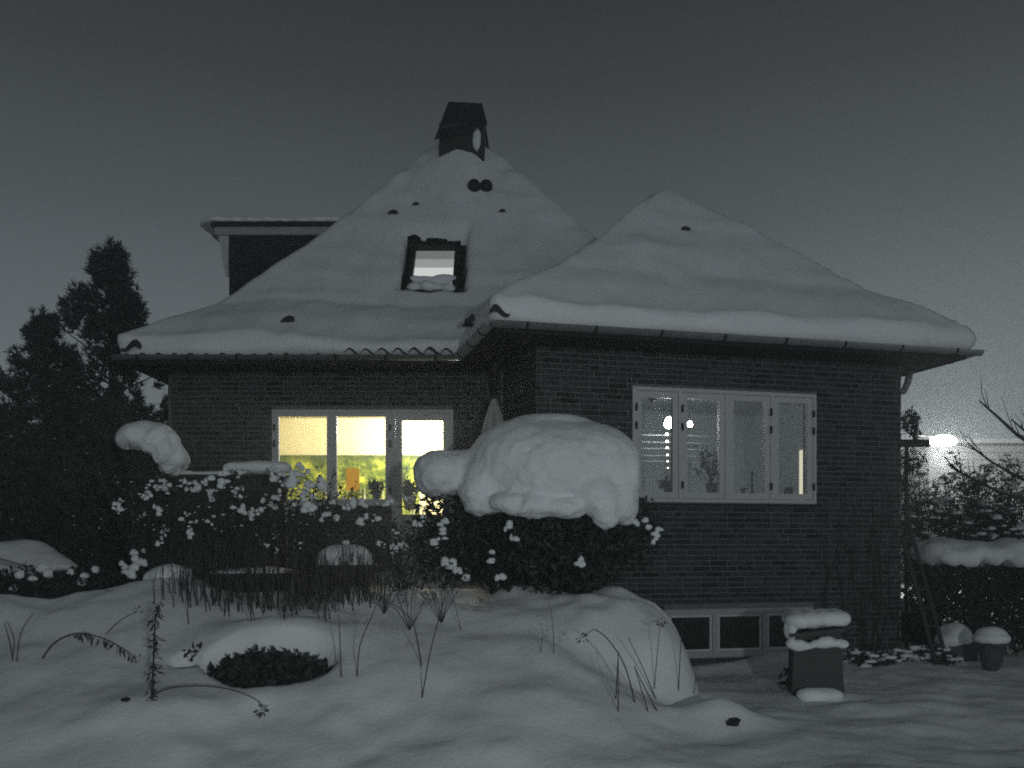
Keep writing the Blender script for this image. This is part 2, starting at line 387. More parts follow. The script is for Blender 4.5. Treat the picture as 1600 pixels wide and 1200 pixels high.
# roof shape: height over the plan
def dm(x, y): return np.minimum.reduce([x + 5.0, 3.4 - x, y - 11.5, 19.5 - y])
def ts(x, y):
    dx, dy = x - A0.x, y - A0.y; return dx * DV.x + dy * DV.y, dx * NV.x + dy * NV.y
def dw_edge(x, y):
    t, s = ts(x, y); return np.minimum.reduce([t + OV, WL + OVR - t, s + OV, 7.5 - s])
def smin(a, b, k):
    h = np.clip(.5 + .5 * (b - a) / k, 0, 1); return b * (1 - h) + a * h - k * h * (1 - h)
def roof_z(x, y):
    d = np.clip(dm(x, y), 0, 9); zm = 4.0 + np.where(d < .9, .60 * d, .54 + 1.25 * (d - .9)); zm = smin(zm, 8.16, .35)
    t, s = ts(x, y); e = np.clip(np.minimum.reduce([t + OV, WL + OVR - t, (s + OV) * 1.3]), 0, 9)
    zw = 4.0 + np.where(e < .9, .60 * e, .54 + .93 * (e - .9)); zw = smin(zw, 6.50, .6)
    return np.where(dm(x, y) < 0, zw, np.where(dw_edge(x, y) < 0, zm, np.maximum(zm, zw)))
def ins(x, y): return np.maximum(dm(x, y), dw_edge(x, y))
SKY = (-1.56, -.74, 12.80, 13.66)                    # skylight, plan extent
def sky_gap(x, y): return np.maximum.reduce([SKY[0] - .04 - x, x - SKY[1] - .05, SKY[2] - .05 - y, y - SKY[3] - .03]) + .02 * fbm(x * 4, y * 4, 0, 8, 2)
def thick(x, y):
    d = ins(x, y); T = .30 + .06 * sst(d, 0, .45) - .14 * sst(d, .7, 2.2)
    z = roof_z(x, y)
    T = T + .05 * fbm(x * .9, y * .9, 0, 31, 3) + .026 * noise(x * 1.1, z * 6, y * .7, 35) * sst(d, .4, 1.0) + .02 * fbm(x * 3, y * 3, 0, 33, 2)
    T = T + .07 * np.maximum(0, fbm(x * 2.6, y * 2.6, 0, 39, 2)) * (sst(np.hypot(x + .83, y - 15.2), 2.2, .4) + sst(np.hypot(x - 2.15, y - 13.1), 1.0, .2))
    T = T + .30 * np.exp(-((x + .83) / .55) ** 2 - ((y - 14.75) / .7) ** 2)
    T = T + .04 * np.exp(-((x - 2.22) / .24) ** 2 - ((y - 12.85) / .3) ** 2) + .08 * np.exp(-((x - 1.98) / .16) ** 2 - ((y - 12.8) / .25) ** 2)
    # the eave's drip edge over the bared tiles
    T = T - .08 * sst(x, -2.4, -1.6) * (1 - sst(d, 0, .5)) * (x < -.4)
    a = sky_gap(x, y); T = np.where(a < 0, 0.004, T * sst(a, -.05, .07) + .004)
    return T
def on_roof(px, py):
    Y = np.arange(9.5, 18, .01); x = (px - 800) * Y / F; zr = EYE + (HOR - py) * Y / F
    h = np.nonzero((roof_z(x, Y) + thick(x, Y) >= zr) & (ins(x, Y) > 0))[0]; Yh = Y[h[0]] if len(h) else 13.
    return (px - 800) * Yh / F, float(Yh)
HOLE_PX = [(452, 496, .07), (615, 329, .06), (650, 315, .04), (785, 326, .04), (1070, 354, .05), (732, 503, .06)]
HOLES = []; HOLES = [(*on_roof(a, b), r) for a, b, r in HOLE_PX]
# outline of the snow sheet: fine grid, the border snapped to the eaves, then a rounded rim
def closest_out(x, y):
    """push a point that lies just outside back onto the eaves line"""
    best = None
    X0, Y0 = min(max(x, -5.0), 3.4), min(max(y, 11.5), 19.5); d = math.hypot(X0 - x, Y0 - y); best = (d, X0, Y0)
    t, s = ts(x, y); t2, s2 = min(max(t, -OV), WL + OVR), min(max(s, -OV), 7.5); q = W(t2, s2, 0); d2 = math.hypot(q[0] - x, q[1] - y)
    return (q[0], q[1]) if d2 < d else (X0, Y0)
cell = .05; ax = np.arange(-5.1, 6.2, cell); ay = np.arange(9.6, 19.6, cell)
SX, SY = np.meshgrid(ax, ay); D = ins(SX, SY); keep = D > -cell * .72
for j, i in np.argwhere(keep & (D < 0)):
    SX[j, i], SY[j, i] = closest_out(SX[j, i], SY[j, i])
sid = np.full(SX.shape, -1); sid[keep] = np.arange(keep.sum()); xs, ys = SX[keep], SY[keep]
zs_ = roof_z(xs, ys) + thick(xs, ys)
q = np.stack([sid[:-1, :-1], sid[:-1, 1:], sid[1:, 1:], sid[1:, :-1]], -1).reshape(-1, 4); q = q[(q >= 0).all(1)]; q = q[~(sky_gap(xs[q].mean(1), ys[q].mean(1)) < 0)]
ed = {}
for f in q:
    for a, b in ((f[0], f[1]), (f[1], f[2]), (f[2], f[3]), (f[3], f[0])): ed[(a, b)] = 1
bord = [(a, b) for (a, b) in ed if (b, a) not in ed and ins(xs[a], ys[a]) < .2]
bv = sorted({v for e in bord for v in e}); bi = {v: k for k, v in enumerate(bv)}; h_ = .03
for _k in range(2):                                  # pull every border point out onto the eaves line
    bx, by = xs[bv], ys[bv]; e_ = .01; dx_ = (ins(bx + e_, by) - ins(bx - e_, by)) / (2 * e_); dy_ = (ins(bx, by + e_) - ins(bx, by - e_)) / (2 * e_); dd_ = ins(bx, by)
    xs[bv] = bx - dx_ * dd_; ys[bv] = by - dy_ * dd_
zs_ = roof_z(xs, ys) + thick(xs, ys); V = np.stack([xs, ys, zs_], -1); bx, by = xs[bv], ys[bv]
nxn = -(ins(bx + h_, by) - ins(bx - h_, by)); nyn = -(ins(bx, by + h_) - ins(bx, by - h_)); nl = np.hypot(nxn, nyn) + 1e-9; nxn /= nl; nyn /= nl
rows = [V[bv]]; n0 = len(V); Tb = V[bv][:, 2] - roof_z(bx, by); extra = []
for (o, f) in ((.045, .86), (.075, .62), (.08, .38), (.06, .16), (.01, .02)):
    w = 1 + .8 * fbm(bx * 1.1, by * 1.1, f * 2, 44, 2)
    extra.append(np.stack([bx + nxn * o * w, by + nyn * o * w, roof_z(bx, by) + Tb * f + .012], -1))
nb = len(bv); V = np.concatenate([V] + extra); qs = []
def rid(r, k): return bv[k] if r == 0 else n0 + (r - 1) * nb + k
for a, b in bord:
    for r in range(5): qs.append((rid(r, bi[b]), rid(r, bi[a]), rid(r + 1, bi[a]), rid(r + 1, bi[b])))
rs = np_mesh('roof_snow', V, np.concatenate([q, np.array(qs)]), M_snow, None, True)
tag(rs, 'thick smooth snow blanket lying over both hipped roofs of the house', 'snow')
# the roof itself below the snow
ax2 = np.arange(-5.0, 6.0, .2); ay2 = np.arange(9.7, 19.5, .2)
rx_, ry_ = np.meshgrid(ax2, ay2); kp = ins(rx_, ry_) > .02; rid2 = np.full(rx_.shape, -1); rid2[kp] = np.arange(kp.sum())
q2 = np.stack([rid2[:-1, :-1], rid2[:-1, 1:], rid2[1:, 1:], rid2[1:, :-1]], -1).reshape(-1, 4); q2 = q2[(q2 >= 0).all(1)]
roof_o = np_mesh('roof', np.stack([rx_[kp], ry_[kp], roof_z(rx_[kp], ry_[kp]) - .012], -1), q2, M_tile, house, True)
# pantiles along the main eaves and where they come through the snow
def pantile_mesh(w=.20, l=.34):
    V = []; k = 9
    for layer in (0, 1):
        for yy in (0, l):
            for i in range(k):
                a = i / (k - 1); V.append(((a - .5) * w, yy, .045 * math.sin(a * math.pi * 1.6) + .016 * layer))
    Fc = []
    for L_ in (0, 1):
        for i in range(k - 1):
            a = L_ * 2 * k + i; Fc.append((a, a + 1, a + k + 1, a + k) if L_ else (a + k, a + k + 1, a + 1, a))
    for i in range(k - 1): Fc.append((i, i + 1, 2 * k + i + 1, 2 * k + i))
    me = bpy.data.meshes.new('roof_tile'); me.from_pydata(V, [], Fc); me.materials.append(M_tile)
    me.polygons.foreach_set('use_smooth', [True] * len(me.polygons)); return me
pt = pantile_mesh()
def tile(x, y, z, rz=0., rx=.5, sc=1.):
    o = bpy.data.objects.new('roof_tile', pt); COL.objects.link(o); o.location = (x, y, z); o.rotation_euler = (rx, 0, rz); o.scale = (sc,) * 3; setpar(o, roof_o)
x = -4.9
while x < -.75:
    tile(x, (11.385 + rngb.uniform(-.015, .03)) if x > -2.2 else 11.455 + rngb.uniform(-.02, .02), 4.03 if x > -2.2 else 3.975, 0, .45); x += .205
for (hx, hy, hr), (a, b, _) in zip(HOLES, HOLE_PX):
    zz = float(roof_z(np.array(hx), np.array(hy)) + thick(np.array([hx]), np.array([hy]))[0]); k_ = hy / F
    m = MB(); rr = _ * 1.2                              # a raised tile end, arched, dark underneath
    for i in range(8):
        a0, a1 = math.pi * i / 8, math.pi * (i + 1) / 8
        p = [(hx - rr * math.cos(a) * 1.1, yy, zz + rr * .75 * math.sin(a) + dz) for a, yy, dz in ((a0, hy - .10, -.09), (a1, hy - .10, -.09), (a1, hy + .2, .05), (a0, hy + .2, .05))]
        m.poly(p); m.poly([p[0], p[1], (hx, hy - .095, zz - .09)])
    m.build('roof_tile', M_iron, roof_o)
def ridge_tile(px, py, Y, r, flip=1):                    # an S-shaped tile end standing in the eaves snow
    c = P(px, py, Y); m = MB(); top = []; bot = []
    for i in range(13):
        a = i / 12; u = (a - .5) * 2.6 * r * flip; w = r * .62 * math.sin(a * math.pi * 1.7) * (1 - .35 * a); th = .34 * r * math.sin(math.pi * min(1, a + .12)) + .012
        top.append(c + Vector((u, 0, w + th))); bot.append(c + Vector((u, 0, w - th)))
    for i in range(12):
        p = [bot[i], bot[i + 1], top[i + 1], top[i]]; m.hexa([*p, *[v + Vector((0, .3, .12)) for v in p]])
    m.build('roof_tile', M_iron, roof_o)
ridge_tile(781, 488, 9.66, .085); ridge_tile(203, 543, 11.40, .095, -1); ridge_tile(733, 502, 10.9, .045, -1)
# eaves: soffit boards, fascia, gutters with their brackets
def mitre(x0, y0): return (x0, y0)
so = MB()
so.poly([(-5.0, 11.5, ZS), (-.60, 11.5, ZS), (XC, YM, ZS), (XM0, YM, ZS)]); so.poly([(-5.0, 11.5, ZS), (XM0, YM, ZS), (XM0, 19, ZS), (-5.0, 19, ZS)])
so.poly([W(-OV, -OV, ZS + .003), W(WL + OVR, -OV, ZS + .003), W(WL, 0, ZS + .003), W(0, 0, ZS + .003)])
so.poly([W(-OV, -OV, ZS + .003), W(0, 0, ZS + .003), W(0, 1.9, ZS + .003), W(-OV, 1.9, ZS + .003)])
so.poly([W(WL + OVR, -OV, ZS + .003), W(WL + OVR, 7, ZS + .003), W(WL, 7, ZS + .003), W(WL, 0, ZS + .003)])
so.build('soffit', M_soffit, house)
fa = MB(); fa.box(Mn, -5.0, -.60, -.60, -.575, ZS - .01, 4.02); fa.box(lambda u, v, z: (u, v, z), -5.0, -4.976, 11.53, 19, ZS - .01, 4.02)
fa.box(W, -OV, WL + OVR, -OV, -OV + .025, ZS - .01, 4.02); fa.box(W, -OV, -OV + .025, -OV + .03, 1.25, ZS - .01, 4.02); fa.box(W, WL + OVR - .025, WL + OVR, -OV + .03, 7, ZS - .01, 4.02)
fa.build('fascia', M_soffit, house)
def gutter(a, b, out, nbr):
    a, b, out = Vector(a), Vector(b), Vector(out).normalized(); mb = MB(); k = 8; r = .066; V = []
    for p in (a, b):
        for rr in (r, r - .006):
            for i in range(k + 1):
                an = math.pi * i / k; V.append(tuple(p + out * (r + .005) - out * rr * math.cos(an) - Vector((0, 0, rr * math.sin(an)))))
    n = k + 1
    for i in range(k): mb.f.append((i, i + 1, 2 * n + i + 1, 2 * n + i)); mb.f.append((n + i + 1, n + i, 3 * n + i, 3 * n + i + 1))
    for base in (0, 2 * n):
        for i in range(k): mb.f.append((base + i, base + n + i, base + n + i + 1, base + i + 1))
    mb.v = V; g = mb.build('gutter', M_zinc, house, True)
    for j in range(nbr):
        p = a.lerp(b, (j + .5) / nbr); m = MB(); d = (b - a).normalized()
        pts = [p + out * (r + .005) - out * (r + .007) * math.cos(math.pi * i / 8) - Vector((0, 0, (r + .007) * math.sin(math.pi * i / 8))) for i in range(9)]
        for p0, p1 in zip(pts, pts[1:]): m.beam(p0, p1, .028, .008, d.cross(p1 - p0))
        m.build('bracket', M_iron, g)
ZG = 4.005
gutter((-5.08, 11.5, ZG), (-.66, 11.5, ZG), (0, -1, 0), 7)
gutter(W(-OV, -OV - .02, ZG), W(-OV, 1.20, ZG), tuple(-DV), 3)
gutter(W(-OV - .07, -OV, ZG), W(WL + OVR + .14, -OV, ZG), tuple(-NV), 8)
gutter(W(WL + OVR, -OV - .02, ZG), W(WL + OVR, 6.5, ZG), tuple(DV), 9)
dp = MB(); c = Vector((XC - .10, 12.0, 0)); dp.tube([(c.x + .02, 11.45, 3.93), (c.x + .02, 11.62, 3.80), (c.x, 11.98, 3.55), (c.x, 12.0, 3.4), (c.x, 12.0, 1.0)], .04, 10); dp.build('downpipe', M_iron, house, True)
dp = MB(); q0 = [W(WL + OVR - .1, .3, 3.93), W(WL + OVR - .12, .32, 3.78), W(WL + .3, .34, 3.66), W(WL + .06, .36, 3.60), W(WL + .06, .36, .1)]; dp.tube(q0, .045, 10); dp.build('downpipe', M_zinc, house, True)
dp = MB(); dp.tube([(XM0 - .07, YM + .12, 3.9), (XM0 - .07, YM + .12, 1.0)], .04, 10); dp.build('downpipe', M_zinc, house, True)

# chimney with its folded sheet hood
ch = MB(); cy0, cy1 = 14.75, 15.45
cx0, cx1 = X_(686, cy0), X_(757, cy0); id3 = lambda u, v, z: (u, v, z)
ch.box(id3, cx0, cx1, cy0, cy1, 7.2, Z_(192, cy0)); 
ch_o = ch.build('chimney', M_tile, house)
hz0, hz1 = Z_(216, cy0 - .16), Z_(161, (cy0 + cy1) / 2)
hd = MB(); ym = (cy0 + cy1) / 2
def slab(pts, n, th=.025):
    n = Vector(n).normalized() * th; a = [Vector(p) for p in pts]; hd.hexa([*a, *[p + n for p in a]])
slab([(cx0 - .06, cy0 - .10, hz0), (cx1 + .05, cy0 - .10, hz0 + .24), (cx1 - .05, ym, hz1 - .03), (cx0 + .13, ym, hz1)], (0, -1, .8))
slab([(cx0 - .05, cy1 + .16, hz0), (cx1 + .07, cy1 + .16, hz0 + .22), (cx1 - .05, ym + .01, hz1 - .03), (cx0 + .13, ym + .01, hz1)], (0, 1, .8))
hd.build('hood', M_iron, ch_o)
puffs('chimney_snow', [(cx1 - .13, cy0 - .0, Z_(222, cy0), .07, .06, .27)], M_snow2, ch_o)
# two vent pipes near the ridge
for a, b in ((741, 291), (760, 291)):
    hx, hy = on_roof(a, b); z = float(roof_z(np.array(hx), np.array(hy)))
    m = MB(); zz = z + float(thick(np.array([hx]), np.array([hy]))[0]); m.tube([(hx, hy + .35, zz + .02), (hx, hy - .10, zz - .03)], .10, 16); m.build('vent_pipe', M_iron, house, True)
# dormer on the left slope
Yd = 14.2; dx0 = X_(358, Yd); zt = Z_(352, Yd)
dr = empty('dormer', (dx0, Yd, 4.6)); setpar(dr, house); dr.location = (dx0, Yd, 4.6); 
def dpart(name, mb, m): return mb.build(name, m, dr)
dpart('cheek', MB().box(id3, dx0, -1.6, Yd, Yd + 2.6, 4.4, zt - .12), M_soffit)
dpart('flat_roof', MB().box(id3, X_(334, Yd), -1.4, Yd - .12, Yd + 2.8, zt - .045, zt + .02), M_iron)
dpart('fascia_board', MB().box(id3, X_(337, Yd), -1.5, Yd - .07, Yd + 2.7, zt - .17, zt - .047), M_trim)
dpart('trim_board', MB().hexa([(X_(357, Yd), Yd - .03, Z_(432, Yd)), (X_(357, Yd), Yd + .02, Z_(432, Yd)), (X_(353, Yd), Yd + .02, Z_(432, Yd)), (X_(353, Yd), Yd - .03, Z_(432, Yd)),
     (X_(358, Yd), Yd - .03, zt - .172), (X_(358, Yd), Yd + .02, zt - .172), (X_(342, Yd), Yd + .02, zt - .172), (X_(342, Yd), Yd - .03, zt - .172)]), M_paint)
ds = blob('dormer_snow', [(X_(334, Yd) + .05 + i * .26, Yd + .25 + j * .5, zt + .055, .32, .42, .11) for i in range(12) for j in range(5)], M_snow, None, .05, 4, .02, 3, 5,
          lambda co: np.stack([co[:, 0], co[:, 1], np.maximum(co[:, 2], zt + .022)], -1))
tag(ds, 'flat layer of snow on top of the boxy dormer', 'snow')
# skylight
sl = lambda y: 4.0 + .54 + 1.25 * (y - 11.5 - .9)
def Ms(u, v, w):                                      # u across, v up the slope (plan y), w proud of the roof
    n = Vector((0, -1.25, 1)).normalized(); p = Vector((u, v, sl(v))) + n * w; return tuple(p)
sk = empty('skylight', (SKY[0], SKY[2], sl(SKY[2]))); setpar(sk, house); sk.location = (SKY[0], SKY[2], sl(SKY[2]))
f = MB(); a, b, c, d = SKY; a += .03; b -= .03; c += .04; d -= .02; w_ = .085
f.box(Ms, a, a + w_, c, d, -.02, .14); f.box(Ms, b - w_, b, c, d, -.02, .14); f.box(Ms, a + w_, b - w_, d - .06, d, -.02, .14); f.box(Ms, a + w_, b - w_, c, c + .07, -.02, .14); f.build('frame', M_iron, sk)
MB().box(Ms, a + w_, b - w_, c + .07, d - .06, .08, .09).build('pane', M_glass, sk)
bl = MB(); n3 = 3
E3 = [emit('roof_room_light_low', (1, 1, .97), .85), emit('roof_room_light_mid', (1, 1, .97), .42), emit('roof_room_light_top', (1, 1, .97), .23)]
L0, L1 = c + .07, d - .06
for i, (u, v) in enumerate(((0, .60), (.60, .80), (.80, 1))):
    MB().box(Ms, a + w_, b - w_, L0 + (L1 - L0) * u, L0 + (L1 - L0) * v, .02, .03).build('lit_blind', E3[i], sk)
s1 = blob('skylight_snow', [(a + .12 + i * .10, c + .02 + .05 * math.sin(i * 2.1), sl(c) + .17 + .015 * math.sin(i), .11, .13, .085) for i in range(6)] + [(a + .14 + i * .10, c + .14, sl(c + .14) + .16, .10, .10, .06) for i in range(6)], M_snow, None, .025, 5, .02, 6)
tag(s1, 'small ledge of snow on the lower sill of the lit roof window', 'snow')

# ------------------------------------------------------------------ windows, door and the rooms behind them
def casement(win, Mf, u0, u1, z0, z1, s0=.05, fr=.055, glass=None, hinges=None, zp0=0., bar=None):
    f = MB(); f.box(Mf, u0, u0 + fr, s0, s0 + .06, z0, z1); f.box(Mf, u1 - fr, u1, s0, s0 + .06, z0, z1)
    f.box(Mf, u0 + fr, u1 - fr, s0, s0 + .06, z1 - fr, z1); f.box(Mf, u0 + fr, u1 - fr, s0, s0 + .06, z0, z0 + fr)
    f.build('sash', M_paint, win)
    MB().box(Mf, u0 + fr, u1 - fr, s0 + .028, s0 + .034, z0 + fr, z1 - fr).build('pane', glass or M_glass, win)
    if hinges is not None:
        for zz in (z1 - .20, z1 - .42, z0 + .16):
            MB().box(Mf, hinges - .012, hinges + .012, s0 - .035, s0 - .013, zz - .045, zz + .045).build('hinge', M_iron, win)
def outer_frame(win, Mf, u0, u1, z0, z1, mull, fr=.05, s0=.035, m=None):
    f = MB(); d = .10
    f.box(Mf, u0, u0 + fr, s0, s0 + d, z0, z1); f.box(Mf, u1 - fr, u1, s0, s0 + d, z0, z1); f.box(Mf, u0 + fr, u1 - fr, s0, s0 + d, z1 - fr, z1); f.box(Mf, u0 + fr, u1 - fr, s0, s0 + d, z0, z0 + fr)
    for k in mull: f.box(Mf, k - fr / 2, k + fr / 2, s0 + .002, s0 + d, z0 + fr, z1 - fr)
    return f.build('frame', m or M_paint, win)
# wing window of four casements
ww = empty('window', W(WIN_W[0], 0, WIN_W[2])); setpar(ww, house); ww.location = W(WIN_W[0], 0, WIN_W[2])
u0, u1, z0, z1 = WIN_W; ms = [u0 + (u1 - u0) * k / 4 for k in (1, 2, 3)]
outer_frame(ww, W, u0, u1, z0, z1, ms, .045, -.012)
ed_ = [u0 + .0225, *ms, u1 - .0225]
for k in range(4):
    a, b = ed_[k] + .026, ed_[k + 1] - .026
    casement(ww, W, a, b, z0 + .05, z1 - .05, .0, .072, None, [a - .004, a - .004, b + .004, b + .004][k] if k in (0, 1, 2, 3) else None)
MB().hexa([W(u0 - .02, -.05, z0 - .045), W(u1 + .02, -.05, z0 - .045), W(u1 + .02, .08, z0 - .045), W(u0 - .02, .08, z0 - .045),
           W(u0 - .02, -.05, z0 - .02), W(u1 + .02, -.05, z0 - .02), W(u1 + .02, .08, z0 - .001), W(u0 - .02, .08, z0 - .001)]).build('sill', M_soffit, ww)
# cellar windows: three lights in one pale frame
cw = empty('cellar_window', W(CEL[0], 0, CEL[2])); setpar(cw, house); cw.location = W(CEL[0], 0, CEL[2])
a, b, c, d = CEL; ms = [a + (b - a) * k / 3 for k in (1, 2)]
outer_frame(cw, W, a, b, c, d, ms, .07, .01, M_trim)
for k, (p, q_) in enumerate(zip([a + .035, *ms], [*ms, b - .035])): casement(cw, W, p + .037, q_ - .037, c + .072, d - .072, .03, .03, M_dimglass)
# main window and garden door
mw = empty('window', Mn(WIN_M[0], 0, WIN_M[2])); setpar(mw, house); mw.location = Mn(WIN_M[0], 0, WIN_M[2])
a, b, c, d = WIN_M; outer_frame(mw, Mn, a, b, c, d, [(X_(510) + X_(526)) / 2], .04, .0)
casement(mw, Mn, a + .042, (X_(510) + X_(526)) / 2 - .022, c + .042, d - .042, .012, .045, None, a + .03)
casement(mw, Mn, (X_(510) + X_(526)) / 2 + .022, b - .042, c + .042, d - .042, .012, .045, None, b - .02)
MB().box(Mn, a - .03, b - .002, -.06, -.002, c - .05, c - .004).build('sill', M_soffit, mw)
MB().box(Mn, a + .04, b - .03, .14, .34, c + .01, c + .035).build('window_board', M_paint, mw)
dd = empty('garden_door', Mn(DOOR_M[0], 0, DOOR_M[2])); setpar(dd, house); dd.location = Mn(DOOR_M[0], 0, DOOR_M[2])
a, b, c, d = DOOR_M; f = MB(); f.box(Mn, a + .002, a + .05, 0, .1, c, d); f.box(Mn, b - .05, b, 0, .1, c, d); f.box(Mn, a + .05, b - .05, 0, .1, d - .05, d); f.build('frame', M_paint, dd)
a += .052; b -= .052; d -= .052; st = .085; zr_ = 2.0
f = MB(); f.box(Mn, a, a + st, .012, .06, c, d); f.box(Mn, b - st, b, .012, .06, c, d); f.box(Mn, a + st, b - st, .012, .06, d - .09, d); f.box(Mn, a + st, b - st, .012, .06, c, zr_); f.build('leaf', M_paint, dd)
MB().box(Mn, a + st, b - st, .033, .04, zr_, d - .09).build('pane', M_glass, dd)
MB().tube([Mn(a + .04, -.0, 2.1), Mn(a + .04, -.04, 2.1), Mn(a + .14, -.045, 2.1)], .01, 8).build('handle', M_zinc, dd)
# rooms: plastered boxes behind the glass
def room(name, Mf, u0, u1, s0, s1, z0, z1, mw_, skip_front=True):
    m = MB()
    m.poly([Mf(u0, s1, z0), Mf(u1, s1, z0), Mf(u1, s1, z1), Mf(u0, s1, z1)]); m.poly([Mf(u0, s0, z0), Mf(u0, s1, z0), Mf(u0, s1, z1), Mf(u0, s0, z1)])
    m.poly([Mf(u1, s0, z0), Mf(u1, s0, z1), Mf(u1, s1, z1), Mf(u1, s1, z0)]); m.poly([Mf(u0, s0, z1), Mf(u0, s1, z1), Mf(u1, s1, z1), Mf(u1, s0, z1)])
    m.poly([Mf(u0, s0, z0), Mf(u1, s0, z0), Mf(u1, s1, z0), Mf(u0, s1, z0)])
    return m.build(name, mw_, house)
room('wing_room', W, .35, WL - .3, .301, 3.6, 1.2, 3.80, M_plaster)
room('living_room', Mn, XM0 + .3, -.72, .301, 3.6, 1.1, 3.80, M_cream)
MB().box(W, WL - .33, WL - .305, 1.80, 1.87, 1.3, 3.0).build('lit_doorway', M_doorlight, house)
MB().box(W, u0 - .05, u1 + .05, .12, .42, z0 + .08, z0 + .116).build('window_board', M_paint, ww)
def point(name, loc, e, col, rad=.08):
    l = bpy.data.lights.new(name, 'POINT'); l.energy = e; l.color = col; l.shadow_soft_size = rad
    o = bpy.data.objects.new(name, l); COL.objects.link(o); o.location = loc; return o
# forest mural on the living room's back wall
def mural_mat():
    m = bpy.data.materials.new('forest_mural'); m.use_nodes = True; nt = m.node_tree; b = nt.nodes['Principled BSDF']; b.inputs['Roughness'].default_value = .9
    t = nt.nodes.new('ShaderNodeTexCoord'); v = nt.nodes.new('ShaderNodeTexVoronoi'); v.inputs['Scale'].default_value = 3.6; n = nt.nodes.new('ShaderNodeTexNoise'); n.inputs['Scale'].default_value = 8; n.inputs['Detail'].default_value = 9; n.inputs['Roughness'].default_value = .72; v.feature = 'SMOOTH_F1'
    nt.links.new(t.outputs['Object'], v.inputs['Vector']); nt.links.new(t.outputs['Object'], n.inputs['Vector'])
    ad = nt.nodes.new('ShaderNodeMath'); ad.operation = 'MULTIPLY_ADD'; nt.links.new(v.outputs['Distance'], ad.inputs[0]); ad.inputs[1].default_value = -.42; nt.links.new(n.outputs['Fac'], ad.inputs[2])
    r = nt.nodes.new('ShaderNodeValToRGB'); e = r.color_ramp.elements; e[0].position = .17; e[0].color = (.010, .018, .004, 1); e[1].position = .52; e[1].color = (.55, .58, .07, 1)
    x = e.new(.31); x.color = (.10, .14, .012, 1); nt.links.new(ad.outputs[0], r.inputs[0])
    # pale trunks low down, dark wood along the top
    s = nt.nodes.new('ShaderNodeSeparateXYZ'); nt.links.new(t.outputs['Object'], s.inputs[0])
    wv = nt.nodes.new('ShaderNodeTexNoise'); wv.noise_dimensions = '1D'; wv.inputs['Scale'].default_value = 22; wv.inputs['Detail'].default_value = 1; nt.links.new(s.outputs['X'], wv.inputs['W'])
    tr = nt.nodes.new('ShaderNodeMapRange'); tr.inputs[1].default_value = .56; tr.inputs[2].default_value = .64; nt.links.new(wv.outputs['Fac'], tr.inputs[0])
    lo = nt.nodes.new('ShaderNodeMapRange'); lo.inputs[1].default_value = 2.60; lo.inputs[2].default_value = 2.45; nt.links.new(s.outputs['Z'], lo.inputs[0])
    mm = nt.nodes.new('ShaderNodeMath'); mm.operation = 'MULTIPLY'; nt.links.new(tr.outputs[0], mm.inputs[0]); nt.links.new(lo.outputs[0], mm.inputs[1])
    mx = nt.nodes.new('ShaderNodeMix'); mx.data_type = 'RGBA'; nt.links.new(mm.outputs[0], mx.inputs[0]); nt.links.new(r.outputs[0], mx.inputs[6]); mx.inputs[7].default_value = (.50, .50, .30, 1)
    hi = nt.nodes.new('ShaderNodeMapRange'); hi.inputs[1].default_value = 2.98; hi.inputs[2].default_value = 3.10; nt.links.new(s.outputs['Z'], hi.inputs[0])
    hm = nt.nodes.new('ShaderNodeMath'); hm.operation = 'MULTIPLY'; nt.links.new(hi.outputs[0], hm.inputs[0]); hm.inputs[1].default_value = .8
    m2 = nt.nodes.new('ShaderNodeMix'); m2.data_type = 'RGBA'; nt.links.new(hm.outputs[0], m2.inputs[0]); nt.links.new(mx.outputs[2], m2.inputs[6]); m2.inputs[7].default_value = (.05, .07, .02, 1)
    nt.links.new(m2.outputs[2], b.inputs['Base Color']); return m
mu = MB().box(Mn, XM0 + .32, -1.62, 3.56, 3.595, 1.3, Z_(711, YM + 3.56)).build('wall_mural', mural_mat()); tag(mu, 'photo mural of sunlit green forest on the living room wall', 'mural')
MB().lathe((-1.5, 14.7, 3.70), [(.16, 0), (.19, .03), (.19, .09)], 20).build('ceiling_lamp', M_bulb, house, True)
point('ceiling_light', (-1.5, 14.7, 3.5), 330, (1, .93, .76), .15); point('room_light', (-3.3, 14.2, 3.55), 48, (1, .86, .55), .15)
tl = empty('table_lamp', P(551, 790, 13.2)); tag(tl, 'amber drum table lamp seen through the middle pane of the lit window', 'lamp')
c = P(551, 749, 13.2); MB().lathe((c.x, c.y, c.z - .16), [(.10, 0), (.098, .32)], 24).build('lamp_shade', M_amber, tl, True)
MB().lathe((c.x, c.y, 1.9), [(.07, 0), (.06, .03), (.018, .05), (.016, c.z - .16 - 1.9)], 16).build('lamp_base', M_dark, tl, True)
MB().box(id3, c.x - .35, c.x + .35, c.y - .2, c.y + .2, 1.85, 1.9).build('table_top', M_wood, None)
tb = bpy.data.objects['table_top']; tb.name = 'side_table'; tag(tb, 'small wooden table under the amber lamp indoors', 'table')
